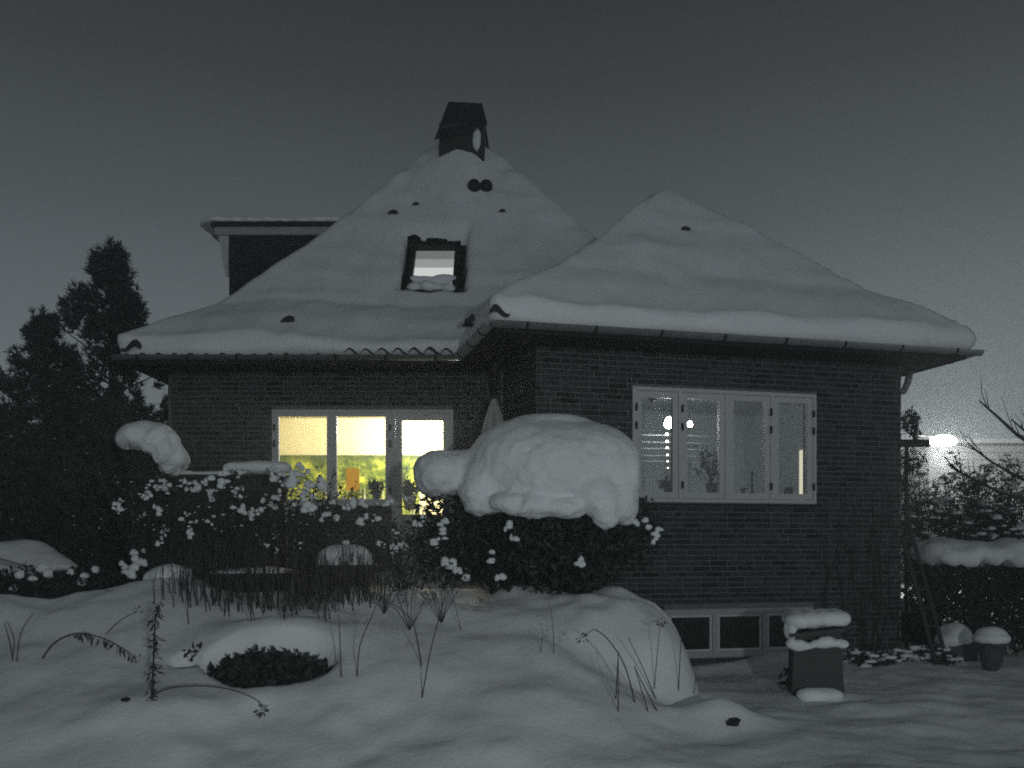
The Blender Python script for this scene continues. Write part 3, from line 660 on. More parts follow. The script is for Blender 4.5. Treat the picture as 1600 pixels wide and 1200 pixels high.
# pot plants on the window boards
def pot_plant(name, base, h, spread, n, label, m=M_leaf, pot=True, seed=1, size=.09, pr=.07):
    e = empty(name, base); tag(e, label, 'house plant', None); g = np.random.default_rng(seed); b = Vector(base)
    if pot: MB().lathe(b, [(pr * .7, 0), (pr, pr * 1.6), (pr * 1.08, pr * 1.6), (pr * 1.08, pr * 1.9)], 16).build('pot', M_stone, e, True)
    st_ = MB(); C = []
    for i in range(max(4, n // 14)):
        a = g.uniform(0, 6.28); r = spread * g.uniform(.2, 1); top = b + Vector((r * math.cos(a), r * math.sin(a) * .5, h * g.uniform(.55, 1)))
        p0 = b + Vector((0, 0, pr * 1.6)); st_.tube([p0, p0.lerp(top, .5) + Vector((0, 0, h * .1)), top], [.006, .005, .003], 4)
        for j in range(14): C.append(p0.lerp(top, g.uniform(.3, 1.05)) + Vector(g.normal(size=3)) * .022)
    st_.build('stems', M_dry, e); leaves('foliage', C, size, m, e, .45, .4, seed); return e
WZ = WIN_W[2] + .116
def onw(px, s): # point on the wing's window board seen at that column
    k = (px - 800) / F; t = (A0.x + NV.x * s - k * (A0.y + NV.y * s)) / (k * DV.y - DV.x); return W(t, s, WZ)
pot_plant('orchid', onw(1112, .25), .60, .30, 150, 'leggy pot plant on the wide window board behind the second pane', seed=4, size=.07, pr=.075)
pot_plant('cactus', onw(1043, .25), .20, .10, 60, 'low bushy pot plant behind the first pane of the wide window', seed=5, size=.08, pr=.05)
pot_plant('window_plant', Mn(X_(588, 12.3), .24, WIN_M[2] + .08), .26, .16, 140, 'dark leafy pot plant on the lit window board', seed=6, size=.08)
pot_plant('yellow_flowers', Mn(X_(553, 12.3), .24, WIN_M[2] + .035), .17, .13, 150, 'yellow green flowering pot plant below the amber lamp', mat('petals', (.62, .60, .10), .8, .2, 9.), seed=7, size=.055, pr=.045)
pot_plant('door_plant', P(640, 796, 12.75), .42, .16, 220, 'dark leafy plant standing inside the glass of the garden door', seed=8, size=.09, pr=.1)
cs = empty('candlestick', onw(1175, .22)); tag(cs, 'dark upright candlestick on the window board behind the third pane', 'candlestick'); q0 = Vector(onw(1175, .22))
MB().lathe(q0, [(.05, 0), (.045, .015), (.014, .03), (.012, .26), (.02, .27), (.02, .29)], 14).build('stick', M_iron, cs, True); MB().box(lambda u, v, z: tuple(q0 + DV * u + NV * v + Vector((0, 0, z))), -.02, .17, -.04, .04, .0, .018).build('tray', M_iron, cs)
fg = empty('figurine', onw(1161, .22)); tag(fg, 'tiny dark bird figurine with spread wings on the window board', 'figurine'); q1 = Vector(onw(1161, .22))
MB().lathe(q1, [(.03, 0), (.02, .02), (.026, .05), (.016, .085), (.008, .10)], 12).build('body', M_iron, fg, True); MB().beam(q1 + DV * -.06 + Vector((0, 0, .07)), q1 + DV * .06 + Vector((0, 0, .075)), .02, .008).build('wings', M_iron, fg)
pf = MB(); q2_ = Vector(onw(1233, .22)); pf.hexa([tuple(q2_ + DV * u + NV * v + Vector((0, 0, z))) for u, v, z in ((-.07, 0, 0), (.05, 0, 0), (.05, .012, 0), (-.07, .012, 0), (-.03, .05, .11), (.09, .05, .11), (.09, .062, .11), (-.03, .062, .11))])
tag(pf.build('photo_frame', M_iron), 'small dark picture frame leaning behind the fourth pane', 'picture frame')
def inw(px, py, s):
    k = (px - 800) / F; t = (A0.x + NV.x * s - k * (A0.y + NV.y * s)) / (k * DV.y - DV.x); p = Vector(W(t, s, 0)); p.z = Z_(py, p.y); return p
q3 = inw(1019, 622, .2); hb = empty('hanging_bauble', q3); tag(hb, 'dark round ornament hanging at the top of the first pane', 'ornament')
puffs('ball', [(q3.x, q3.y, q3.z, .052, .052, .095)], M_dark, hb, 3, 0); MB().tube([q3, (q3.x, q3.y, 3.48)], .004, 5).build('thread', M_dark, hb)
# bulbs and strand added in place of a lamp's reflection; thin slats behind
for k, (px, py, rr, lab) in enumerate(((1046, 663, .066, 'larger bright bulb added behind the first pane as a lamp reflection'), (1078, 664, .034, 'smaller bright bulb added behind the second pane as a lamp reflection'))):
    q4 = inw(px, py, .5); e = empty('reflection_bulb', q4); tag(e, lab, 'reflection stand-in')
    puffs('bulb', [(q4.x, q4.y, q4.z, rr, rr, rr * 1.5)], emit('lamp_reflection_glow_%d' % k, (1, .99, .95), 30), e, 3, 0); MB().tube([q4 + Vector((0, 0, rr)), (q4.x, q4.y, 3.79)], .004, 5).build('cord', M_dark, e)
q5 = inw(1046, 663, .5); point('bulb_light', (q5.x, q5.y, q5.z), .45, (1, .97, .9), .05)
ls = empty('reflection_string', inw(1042, 680, .5)); tag(ls, 'vertical string of tiny lights added as reflected dots in the first pane', 'string lights')
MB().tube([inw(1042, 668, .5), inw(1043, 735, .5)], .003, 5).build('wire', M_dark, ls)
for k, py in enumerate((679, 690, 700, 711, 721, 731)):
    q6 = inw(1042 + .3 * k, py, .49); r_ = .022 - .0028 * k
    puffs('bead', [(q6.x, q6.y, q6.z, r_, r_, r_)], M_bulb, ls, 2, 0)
vb = empty('blind', inw(1040, 700, .75)); tag(vb, 'thin pale blind slats catching light behind the two left panes', 'blind')
for py in (679, 690, 700, 711, 720):
    MB().beam(inw(985, py, .75), inw(1118, py + 3, .75), .012, .014).build('slat', M_paint, vb)
point('wing_light', W(2.9, 1.9, 3.4), 5.6, (.86, .97, 1), .3)

# ------------------------------------------------------------------ garden: shrubs, trees, furniture
def ell_pts(n, c, r, g, shell=.0):
    d = g.normal(size=(n, 3)); d /= np.linalg.norm(d, axis=1)[:, None]; q = g.uniform(shell, 1, n) ** (1 / 3)
    return np.asarray(c) + d * q[:, None] * np.asarray(r)
def shoots(mb, base, n, h, spread, g, rad=.008, lean=0.):
    tips = []
    for i in range(n):
        a = g.uniform(0, 6.28); r = spread * math.sqrt(g.uniform(0, 1)); b = Vector(base) + Vector((g.normal() * spread * .15, g.normal() * spread * .1, -.05))
        t = b + Vector((r * math.cos(a) + lean, r * math.sin(a) * .6, h * g.uniform(.6, 1.05))); m = b.lerp(t, .55) + Vector((g.normal() * .05, g.normal() * .05, h * .08))
        mb.tube([b, m, t], [rad, rad * .75, rad * .4], 4); tips.append((b, m, t))
    return tips
g = np.random.default_rng(21)
# big evergreen bush carrying the dome of snow
bc = Vector((.22, 9.35, 1.0)); bush = empty('evergreen_bush', bc); tag(bush, 'dark evergreen bush under the huge dome of snow by the house corner', 'bush')
C = np.concatenate([ell_pts(5200, (.30, 9.35, 1.62), (1.0, .68, .62), g), ell_pts(900, (-.72, 9.3, 1.70), (.36, .40, .52), g), ell_pts(500, (1.28, 9.4, 1.75), (.28, .35, .42), g)])
leaves('foliage', C, .085, M_leaf, bush, .42, -.5, 3)
sm = MB(); shoots(sm, (.25, 9.35, .9), 46, 1.15, 1.0, g, .012); sm.build('stems', M_bark, bush)
sn = [(px, py) for px, py in ((793, 822), (800, 840), (690, 822), (697, 835), (681, 842), (765, 872), (780, 900), (905, 880), (990, 818), (1012, 818), (1030, 832), (700, 880), (725, 902), (712, 894), (708, 882), (1022, 842))]
puffs('snow_flecks', [(*P(px, py, 8.72 if px < 960 else 9.0), *(g.uniform(.018, .045, 3) * (1, .8, 1))) for px, py in [(a + g.normal() * 4, b + g.normal() * 4) for a, b in sn for _ in range(3)]], M_snow2, bush, 2, .3)['kind'] = 'stuff'
def bp(px, py, Y, rx, rz, ry): p = P(px, py, Y); k = Y / F; return (p.x, p.y, p.z, rx * k, ry, rz * k)
cap = [bp(865, 735, 9.3, 122, 78, .80), bp(820, 722, 9.3, 90, 66, .72), bp(915, 725, 9.3, 82, 66, .72), bp(955, 752, 9.3, 44, 68, .6), bp(760, 752, 9.3, 46, 46, .55),
       bp(690, 742, 9.25, 42, 40, .42), bp(672, 735, 9.3, 26, 28, .34), bp(725, 735, 9.35, 34, 34, .4), bp(752, 790, 8.98, 30, 18, .22), bp(738, 770, 8.95, 24, 22, .22), bp(800, 785, 8.8, 36, 18, .22), bp(835, 790, 8.75, 38, 20, .22),
       bp(880, 795, 8.75, 36, 18, .22), bp(945, 785, 8.8, 28, 42, .22), bp(952, 808, 8.78, 19, 20, .15), bp(978, 780, 8.95, 20, 42, .25), bp(985, 740, 9.1, 14, 50, .35), bp(925, 770, 8.75, 30, 30, .22), bp(860, 665, 9.4, 70, 18, .42)]
tag(blob('snow_dome', cap, M_snow, None, .024, 26, .016, 2.2, 9, None, .012), 'huge rounded dome of snow on the bush by the house corner', 'snow')

# brown fence with snow on its top board
fb = P(320, 740, 9.9); fence = empty('plank_fence', (fb.x, 9.9, 1.05)); tag(fence, 'dark horizontal plank fence under a thin strip of snow', 'fence')
fx0, fx1 = P(205, 740, 9.9).x, P(446, 740, 9.9).x; fz = P(0, 742, 9.9).z
z = 1.02; k = 0
while z < fz - .06:
    MB().box(id3, fx0 + .01, fx1 - .01, 9.90 + .004 * (k % 2), 9.925, z, z + .118).build('plank', M_wood, fence); z += .128; k += 1
for xx in (fx0 + .03, (fx0 + fx1) / 2, fx1 - .05): MB().box(id3, xx - .045, xx + .045, 9.93, 10.02, .9, fz - .03).build('post', M_wood, fence)
MB().box(id3, fx0 - .02, fx1 + .02, 9.84, 10.03, fz - .028, fz).build('top_board', M_wood, fence)
fs = [(fx0 + .25 + i * .1, 9.94, fz + .005 + .006 * math.sin(i * 1.7), .12, .10, .045 + .008 * math.sin(i * 2.3)) for i in range(14)]
flat = lambda co: np.stack([co[:, 0], co[:, 1], np.maximum(co[:, 2], fz + .002)], -1)
tag(blob('fence_snow', fs, M_snow, None, .025, 4, .008, 8, 4, flat), 'thin strip of snow along the top of the plank fence', 'snow')
x0 = P(365, 735, 9.8).x
tag(blob('snow_cushion', [(x0 + i * .085, 9.86, fz + .075, .13, .16, .075) for i in range(7)], M_snow, None, .025, 6, .01, 5, 6, flat), 'thick snow cushion on the right end of the plank fence', 'snow')

# snow-bowed shrub at the fence's left end
sh = empty('bowed_shrub', P(235, 800, 9.6)); tag(sh, 'shrub bowed under an arching hood of snow left of the fence', 'bush')
st = MB()
for i in range(18):
    b0 = P(232 + g.normal() * 12, 860, 9.65); tpx = P(195 + g.uniform(0, 90), 690 + g.uniform(0, 30), 9.6 + g.normal() * .12); st.tube([b0, b0.lerp(tpx, .6) + Vector((0, 0, .12)), tpx], [.012, .009, .004], 4)
st.build('stems', M_bark, sh)
leaves('foliage', np.concatenate([ell_pts(500, P(232, 720, 9.7), (.28, .2, .22), g), ell_pts(500, P(225, 790, 9.8), (.3, .2, .5), g)]), .06, M_leaf, sh, .45, 0, 5)
hood = [bp(222, 682, 9.55, 36, 24, .28), bp(205, 684, 9.55, 22, 19, .22), bp(246, 688, 9.55, 26, 27, .26), bp(262, 702, 9.55, 20, 30, .24), bp(276, 718, 9.6, 17, 24, .2), bp(268, 728, 9.62, 18, 15, .18), bp(234, 698, 9.45, 13, 12, .14)]
tag(blob('snow_hood', hood, M_snow, None, .018, 5, .022, 6, 12, None, .012), 'arching hood of snow over the shrub beside the conifer', 'snow')

# rose bushes dotted with clods of snow in front of the fence
def clod_bush(name, label, cx, base_y, h, spread, n, dens, puff_px, seed, Y):
    gg = np.random.default_rng(seed); b = Vector((P(cx, 0, Y).x, Y, gz(P(cx, 0, Y).x, Y))); e = empty(name, b); tag(e, label, 'bush')
    mb = MB(); tips = shoots(mb, b, n, h, spread, gg, .007)
    for (p, m, t) in tips:
        for q in range(4):
            s_ = m.lerp(t, gg.uniform(0, 1)); mb.tube([s_, s_ + Vector((gg.normal() * .14, gg.normal() * .1, gg.uniform(-.02, .16)))], [.004, .002], 3)
    mb.build('stems', M_dry, e)
    C = np.concatenate([np.array([p.lerp(m, gg.uniform(.2, 1)) if gg.uniform() < .5 else m.lerp(t, gg.uniform(0, 1)) for _ in range(dens)]) + gg.normal(size=(dens, 3)) * .06 for (p, m, t) in tips])
    leaves('foliage', C, .05, M_leaf, e, .5, 0, seed)
    items = []
    for (px, py, r) in puff_px:
        Yp = Y - gg.uniform(.0, .35); r = r * 1.1
        for q in range(5 + int(r > 8)):
            p = P(px + gg.normal() * r * .5, py + gg.normal() * r * .55, Yp); k = Yp / F * r * gg.uniform(.22, .62); items.append((p.x, p.y, p.z, k * gg.uniform(.7, 1.2), k * .8, k * gg.uniform(.7, 1.4)))
    for (p, m, t) in tips:
        for q in range(1):
            s_ = m.lerp(t, gg.uniform(0, 1)); r = gg.uniform(.006, .014); items.append((s_.x, s_.y, s_.z + r * .4, r * 1.4, r, r * .8))
    puffs('snow_clods', items, M_snow2, e, 2, .35, seed)['kind'] = 'stuff'
    return e
clod_bush('rose_bush', 'leafless rose bush dotted with snow clods in front of the left of the fence', 255, 0, 1.15, .62, 26, 34,
          [(182, 795, 8), (190, 783, 5), (228, 776, 7), (230, 764, 6), (250, 760, 9), (262, 762, 7), (246, 798, 8), (222, 812, 7), (258, 825, 9), (255, 838, 6), (243, 758, 7), (250, 850, 5), (290, 805, 6), (300, 822, 7), (297, 836, 7), (205, 890, 14), (218, 875, 10), (195, 885, 8)], 31, 9.2)
clod_bush('rose_bush', 'snow dotted rose bush in front of the fence below the snow cushion', 380, 0, 1.15, .60, 26, 34,
          [(290, 755, 9), (305, 760, 9), (318, 752, 7), (345, 750, 11), (347, 762, 9), (325, 813, 6), (330, 770, 8), (372, 770, 8), (380, 795, 9), (392, 800, 8), (400, 800, 7), (378, 740, 8), (350, 742, 8), (415, 788, 9), (430, 775, 10), (448, 797, 8), (425, 740, 9), (440, 745, 10)], 32, 9.2)
clod_bush('rose_bush', 'tall snow clogged rose bush rising before the lit window', 480, 0, 1.25, .55, 30, 36,
          [(455, 745, 12), (470, 735, 10), (485, 750, 12), (500, 760, 11), (478, 775, 11), (475, 795, 12), (490, 790, 9), (520, 775, 9), (505, 808, 8), (525, 808, 8), (545, 785, 11), (565, 790, 11), (563, 812, 9), (588, 808, 7), (470, 850, 4), (415, 852, 4), (430, 840, 4), (540, 850, 7), (432, 862, 5), (435, 748, 9), (462, 765, 9)], 33, 9.15)
clod_bush('rose_bush', 'low sparse bush with snow clods below the garden door', 630, 0, .75, .40, 18, 24,
          [(595, 850, 6), (610, 855, 7), (622, 850, 6), (600, 785, 8), (620, 832, 5), (660, 812, 6), (648, 820, 6), (640, 780, 5), (633, 852, 6)], 34, 9.1)

# two round bowl seats half filled with snow, and a round heap at the left
def bowl(name, px, py, wpx, Y, label, heap):
    c = P(px, py, Y); r = wpx * Y / F / 2; e = empty(name, (c.x, c.y, c.z - .2)); tag(e, label, 'planter')
    MB().lathe((c.x, c.y, c.z - .30), [(r * .45, 0), (r * .7, .08), (r * .93, .2), (r, .29), (r, .32), (r * .94, .32), (r * .88, .24)], 28).build('bowl', M_dark, e, True)
    it = [(c.x + dx * r, c.y + dy * r, c.z + .02, r * .62, r * .62, heap) for dx, dy in ((-.3, -.1), (.3, -.1), (0, .2), (0, -.25))]
    tag(blob('bowl_snow', it, M_snow, None, .03, 5, .012, 6, 3), label.replace('dark bowl planter', 'mound of snow in the bowl planter'), 'snow')
bowl('bowl_planter', 540, 885, 100, 9.0, 'dark bowl planter standing behind the dry grass below the window', .20)
bowl('bowl_planter', 395, 897, 150, 9.35, 'dark bowl planter standing behind the dry grass before the fence', .05)
hp = [bp(265, 900, 9.1, 32, 20, .25), bp(250, 905, 9.1, 22, 18, .2), bp(285, 900, 9.15, 18, 16, .2)]
tag(blob('snow_heap', hp, M_snow, None, .025, 5, .015, 7, 2), 'small rounded snow heap left of the dry grass', 'snow')

# closed parasol in the corner
pc = P(772, 640, 11.2); par = empty('parasol', (pc.x, pc.y, 1.05)); tag(par, 'closed pale parasol standing in the corner of the terrace', 'parasol')
zt_ = P(0, 624, 11.2).z; V0 = []; k = 20
pf_ = MB(); prof = [(.035, 0), (.05, -.05), (.10, -.25), (.16, -.55), (.20, -.9), (.17, -1.25), (.12, -1.35)]
n0 = 0
for r_, dz in prof:
    for j in range(k):
        a = 2 * math.pi * j / k; rr = r_ * (1 + (.28 if j % 2 else -.18) * min(1, -dz * 3)); pf_.v.append((pc.x + rr * math.cos(a), pc.y + rr * math.sin(a), zt_ + dz))
for i in range(len(prof) - 1):
    for j in range(k): a = i * k + j; b = i * k + (j + 1) % k; pf_.f.append((a, b, b + k, a + k))
pf_.build('folded_cloth', M_cloth, par)
MB().tube([(pc.x, pc.y, 1.0), (pc.x, pc.y, zt_ + .04)], .022, 8).build('pole', M_wood, par)

# conifers on the left
def conifer(name, label, top_px, top_py, Y, rmax, base_z, seed, n_br, tuft=.16, open_=.0, sq=1.):
    gg = np.random.default_rng(seed); t = P(top_px, top_py, Y); e = empty(name, (t.x, Y, base_z)); tag(e, label, 'conifer'); H = t.z - base_z
    tr = MB(); tr.tube([(t.x + .03 * math.sin(z * 2), Y, base_z + z * H) for z in np.linspace(0, 1, 10)], [.10 * (1 - z) + .012 for z in np.linspace(0, 1, 10)], 8); tr.build('trunk', M_bark, e, True)
    br = MB(); D = []; SN = []
    for i in range(n_br):
        u = gg.uniform(.0, 1) ** 1.3; zb = base_z + H * (.04 + .95 * u); az = gg.uniform(0, 2 * math.pi)
        L = rmax * (1 - u) ** .92 * (.5 + .55 * gg.uniform()) * (1 + .25 * math.sin(az * 3 + u * 9 + seed)) + .07
        p0 = Vector((t.x, Y, zb)); d = Vector((math.cos(az), math.sin(az) * sq, .15 + .5 * u)); pts = [p0]
        for s_ in (.4, .75, 1.0): pts.append(p0 + d * L * s_ + Vector((0, 0, L * (.25 * s_ * s_ - .12 * s_))))
        br.tube(pts, [.016, .012, .008, .004], 4)
        cl_ = gg.uniform(.3, 1.08, 3 + int(L * 3)) ** .7; side = gg.normal(size=(len(cl_), 3)) * (.03 + .17 * L)
        for j in range(int(8 + L * 22)):
            w_i = j % len(cl_); s_ = min(cl_[w_i], 1.); a = pts[int(min(s_, .999) * 3)]; b = pts[int(min(s_, .999) * 3) + 1]; c = a.lerp(b, (min(s_, .999) * 3) % 1)
            c = c + Vector(side[w_i] * (1.2 - .6 * s_)) + Vector(gg.normal(size=3)) * .045; D.append((c, d, s_))
            if gg.uniform() < .11: r = gg.uniform(.008, .024); SN.append((c.x, c.y, c.z + r, r * 1.2, r, r * .9))
    for j in range(14):                                # leading shoot
        D.append((Vector((t.x + gg.normal() * .02, Y, t.z + .12 - j * .045)), Vector((gg.normal() * .3, gg.normal() * .3, 1)), 1))
    br.build('branches', M_bark, e)
    # every tuft is a spray of needle blades, pointing outwards and up
    K = 15; n = len(D); c = np.array([d[0] for d in D]); dr_ = np.array([d[1] for d in D]); dr_[:, 2] += .55; dr_ /= np.linalg.norm(dr_, axis=1)[:, None]
    cc = np.repeat(c, K, 0); dd_ = np.repeat(dr_, K, 0) + gg.normal(size=(n * K, 3)) * .62; dd_ /= np.linalg.norm(dd_, axis=1)[:, None]
    w = np.cross(dd_, gg.normal(size=(n * K, 3))); w /= np.linalg.norm(w, axis=1)[:, None]; L = tuft * gg.uniform(.5, 1.1, (n * K, 1))
    a = cc - w * .008; b = cc + w * .008; m_ = cc + dd_ * L
    V = np.stack([a, b, m_ + w * .004, m_ - w * .004], 1).reshape(-1, 3); i = np.arange(n * K)[:, None] * 4
    np_mesh('crown', V, np.concatenate([i + [[0, 1, 2]], i + [[0, 2, 3]]]), M_needle, e)
    if SN: puffs('snow', SN, M_snow2, e, 1, .3)['kind'] = 'stuff'
conifer('pine_tree', 'tallest dark conifer touching the left end of the eaves', 172, 392, 13.4, 1.62, .9, 41, 300, .12)
conifer('pine_tree', 'conifer with a narrow pointed top left of the tallest one', 68, 500, 13.0, 1.15, .9, 42, 180, .11)
conifer('pine_tree', 'low conifer cut by the left edge of the photograph', -25, 590, 12.6, .9, .9, 43, 80, .12)
conifer('pine_tree', 'short bushy conifer in front of the tallest, next to the bowed shrub', 165, 640, 12.3, 1.2, .9, 44, 190, .13)
conifer('pine_tree', 'squat conifer low at the left in front of the others', 45, 690, 11.8, 1.2, .9, 45, 170, .14)

# low left: snow-laden sloping frame, low hedge
cf = empty('cold_frame', (P(40, 880, 10.6).x, 10.6, .7)); tag(cf, 'low sloping garden frame under snow at the left edge', 'garden frame')
q = [P(-60, 856, 10.2), P(40, 846, 10.6), P(104, 888, 10.4), P(-20, 905, 9.9)]
MB().hexa([tuple(p - Vector((0, 0, .10))) for p in q] + [tuple(p - Vector((0, 0, .04))) for p in q]).build('lid', M_wood, cf)
MB().beam(P(-30, 868, 10.0), P(60, 893, 10.0), .09, .05).build('rail', M_trim, cf)
MB().hexa([(p.x, p.y, .5) for p in q] + [tuple(p - Vector((0, 0, .11))) for p in q]).build('box', M_wood, cf)
it = [(*(q[0].lerp(q[1], u).lerp(q[3].lerp(q[2], u), v)), .24, .2, .06) for u in np.linspace(.05, .95, 9) for v in (.1, .3, .5, .7, .9)]
tag(blob('frame_snow', it, M_snow, None, .04, 12, .012, 5, 4), 'smooth slope of snow on the low frame at the left edge', 'snow')
lh = empty('low_hedge', (P(90, 930, 9.4).x, 9.4, .8)); tag(lh, 'low dark hedge with flecks of snow at the far left', 'hedge')
C = np.concatenate([ell_pts(420, P(px, 925 + 8 * math.sin(px), 9.5), (.42, .4, .24), g) for px in range(-60, 220, 34)])
leaves('foliage', C, .06, M_leaf, lh, .5, 0, 8)
puffs('snow_flecks', [(*P(px, py, 9.15 + g.uniform(0, .3)), *(g.uniform(.03, .07, 3) * (1.1, 1, 1))) for px, py in ((30, 900), (65, 890), (75, 898), (110, 895), (133, 900), (95, 945), (128, 912), (20, 920), (150, 892), (50, 905))], M_snow2, lh, 2, .3)['kind'] = 'stuff'

# ------------------------------------------------------------------ right side
def hedge(name, label, px0, px1, ztop, zbot, Y, dep, seed, dens=2600):
    gg = np.random.default_rng(seed); x0, x1 = P(px0, 0, Y).x, P(px1, 0, Y).x; e = empty(name, ((x0 + x1) / 2, Y, zbot)); tag(e, label, 'hedge')
    C = gg.uniform((x0, Y - dep, zbot), (x1, Y + dep, ztop), (dens, 3)); C += gg.normal(size=C.shape) * .05; leaves('foliage', C, .085, M_leaf, e, .5, 0, seed)
    return x0, x1
x0, x1 = hedge('clipped_hedge', 'dark clipped hedge under snow at the right edge', 1432, 1720, 1.42, .15, 12.6, .45, 51, 9000)
it = [(x0 + .15 + i * .2, 12.45 + .08 * math.sin(i * 2.2), 1.48 + .035 * math.sin(i * 1.3), .24, .48, .18 + .03 * math.sin(i * 2.9)) for i in range(int((x1 - x0) / .2))]
it += [(x0 + .2 + i * .31 + .05 * math.sin(i * 5), 12.02, 1.42 - .03 * math.sin(i * 3), .16, .12, .13) for i in range(8)]
tag(blob('hedge_snow', it, M_snow, None, .04, 5, .02, 5, 7), 'rounded roll of snow along the top of the clipped hedge', 'snow')
def twig_shrub(name, label, px, Y, h, w, seed, n=34, dens=26, snow=260):
    gg = np.random.default_rng(seed); b = Vector((P(px, 0, Y).x, Y, .1)); e = empty(name, b); tag(e, label, 'bush'); mb = MB(); tips = shoots(mb, b, n, h, w, gg, .012); C = []; S = []
    for (p, m, t) in tips:
        for q_ in range(9):
            s_ = m.lerp(t, gg.uniform(0, 1)) if gg.uniform() < .7 else p.lerp(m, gg.uniform(.3, 1)); t2 = s_ + Vector((gg.normal() * .22, gg.normal() * .2, gg.uniform(0, .28))); mb.tube([s_, t2], [.006, .002], 3)
            for _ in range(dens // 6): C.append(s_.lerp(t2, gg.uniform(0, 1)) + Vector(gg.normal(size=3)) * .03)
            if len(S) < snow and gg.uniform() < .6: r = gg.uniform(.02, .065); S.append((t2.x, t2.y, t2.z, r * 1.6, r * 1.3, r * .8))
    mb.build('twigs', M_bark, e); leaves('foliage', C, .055, M_leaf, e, .5, 0, seed); puffs('snow_flecks', S, M_snow2, e, 1, .3)['kind'] = 'stuff'
twig_shrub('garden_shrub', 'tangled snowy shrub behind the hedge, next to the house corner', 1450, 14.6, 2.65, 1.0, 61, 54, 84)
twig_shrub('garden_shrub', 'tangled snowy shrub behind the hedge in the middle right', 1530, 14.2, 2.75, 1.0, 62, 54, 84)
twig_shrub('garden_shrub', 'tangled snowy shrub behind the hedge at the right edge', 1620, 13.8, 2.55, 1.1, 63, 54, 84)
# old fruit tree reaching in from the right
ft = empty('fruit_tree', (P(1700, 0, 11).x, 11, .1)); tag(ft, 'bare fruit tree reaching branches in from the right edge', 'tree')
tb_ = Vector((P(1700, 0, 11).x, 11, .0)); mb = MB(); mb.tube([tb_, tb_ + Vector((.05, 0, .9)), tb_ + Vector((-.05, .05, 1.7))], [.12, .10, .08], 8); mb.build('trunk', M_bark, ft, True)
lim = MB(); gg = np.random.default_rng(71)
def limb(pts, r0, tw=10):
    pts = [P(a, b, Y) for a, b, Y in pts]; m = len(pts); lim.tube(pts, [r0 * (1 - .75 * i / (m - 1)) for i in range(m)], 5)
    for _ in range(tw):
        i = gg.integers(0, m - 1); s_ = pts[i].lerp(pts[i + 1], gg.uniform(0, 1)); d = (pts[i + 1] - pts[i]).normalized(); L = gg.uniform(.12, .5)
        e_ = s_ + d * L * .6 + Vector((gg.normal() * .1, gg.normal() * .1, L * gg.uniform(.1, .9))); lim.tube([s_, s_.lerp(e_, .5) + Vector(gg.normal(size=3)) * .02, e_], [.007, .005, .002], 4)
limb([(1695, 790, 11), (1640, 765, 10.9), (1590, 745, 10.8), (1550, 722, 10.7), (1516, 697, 10.6)], .035, 14)
limb([(1695, 740, 11), (1630, 705, 10.9), (1590, 680, 10.8), (1555, 648, 10.7), (1530, 626, 10.6)], .035, 9)
limb([(1695, 800, 11), (1630, 790, 10.8), (1560, 768, 10.6), (1500, 738, 10.5), (1480, 725, 10.5)], .03, 16)
limb([(1695, 760, 11), (1640, 690, 11), (1600, 672, 11), (1580, 655, 11.1)], .03, 6)
lim.build('limbs', M_bark, ft)
# lamp at the end of the garden, a real light
def street_lamp(name, label, x, y, h, heads, seed, energy, hr):
    b = Vector((x, y, gz(x, y))); e = empty(name, b); tag(e, label, 'street lamp')
    MB().tube([b - Vector((0, 0, .3)), (x, y, h * .5), (x, y, h + .1)], [.07, .055, .045], 10).build('post', M_iron, e, True)
    for k, dx in enumerate(heads):
        MB().tube([(x, y, h + .1), (x + dx * .5, y, h + .22), (x + dx, y, h + .13)], .03, 8).build('arm', M_iron, e, True)
        MB().lathe((x + dx, y, h + .02), [(hr * 1.1, 0), (hr * 1.0, .05), (hr * .4, .10), (.04, .14)], 16).build('cowl', M_iron, e, True)
        puffs('lit_globe', [(x + dx, y, h - .02, hr * 1.35, hr, hr * .75)], M_lamp, e, 3, 0)
        point(name + '_light', (x + dx, y, h - .35), energy, (1, .97, .9), .2)
street_lamp('street_lamp', 'glaring street lamp above the hedge right of the house', P(1474, 0, 26).x - 2.1, 26, P(0, 690, 26).z, (2.1,), 1, 900, .28)
gl = Vector((2.0, -4.0, 1.85)); e = empty('garden_lantern', (gl.x, gl.y, gz(gl.x, gl.y))); tag(e, 'unseen lantern on a post added behind the camera to light the snow', 'lantern')  # unseen lamp, added to brighten the dome and the near snow
MB().tube([(gl.x, gl.y, -.1), (gl.x, gl.y, gl.z - .22)], .035, 10).build('post', M_iron, e, True)
MB().lathe((gl.x, gl.y, gl.z - .22), [(.05, 0), (.13, .03), (.13, .05)], 16).build('base', M_iron, e, True)
MB().lathe((gl.x, gl.y, gl.z + .20), [(.19, 0), (.10, .09), (.02, .13)], 16).build('cap', M_iron, e, True)
puffs('lit_globe', [(gl.x, gl.y, gl.z, .12, .12, .28)], M_bulb, e, 3, 0)
point('garden_lantern_light', (gl.x, gl.y + .2, gl.z), 960, (.92, .985, 1), .16)
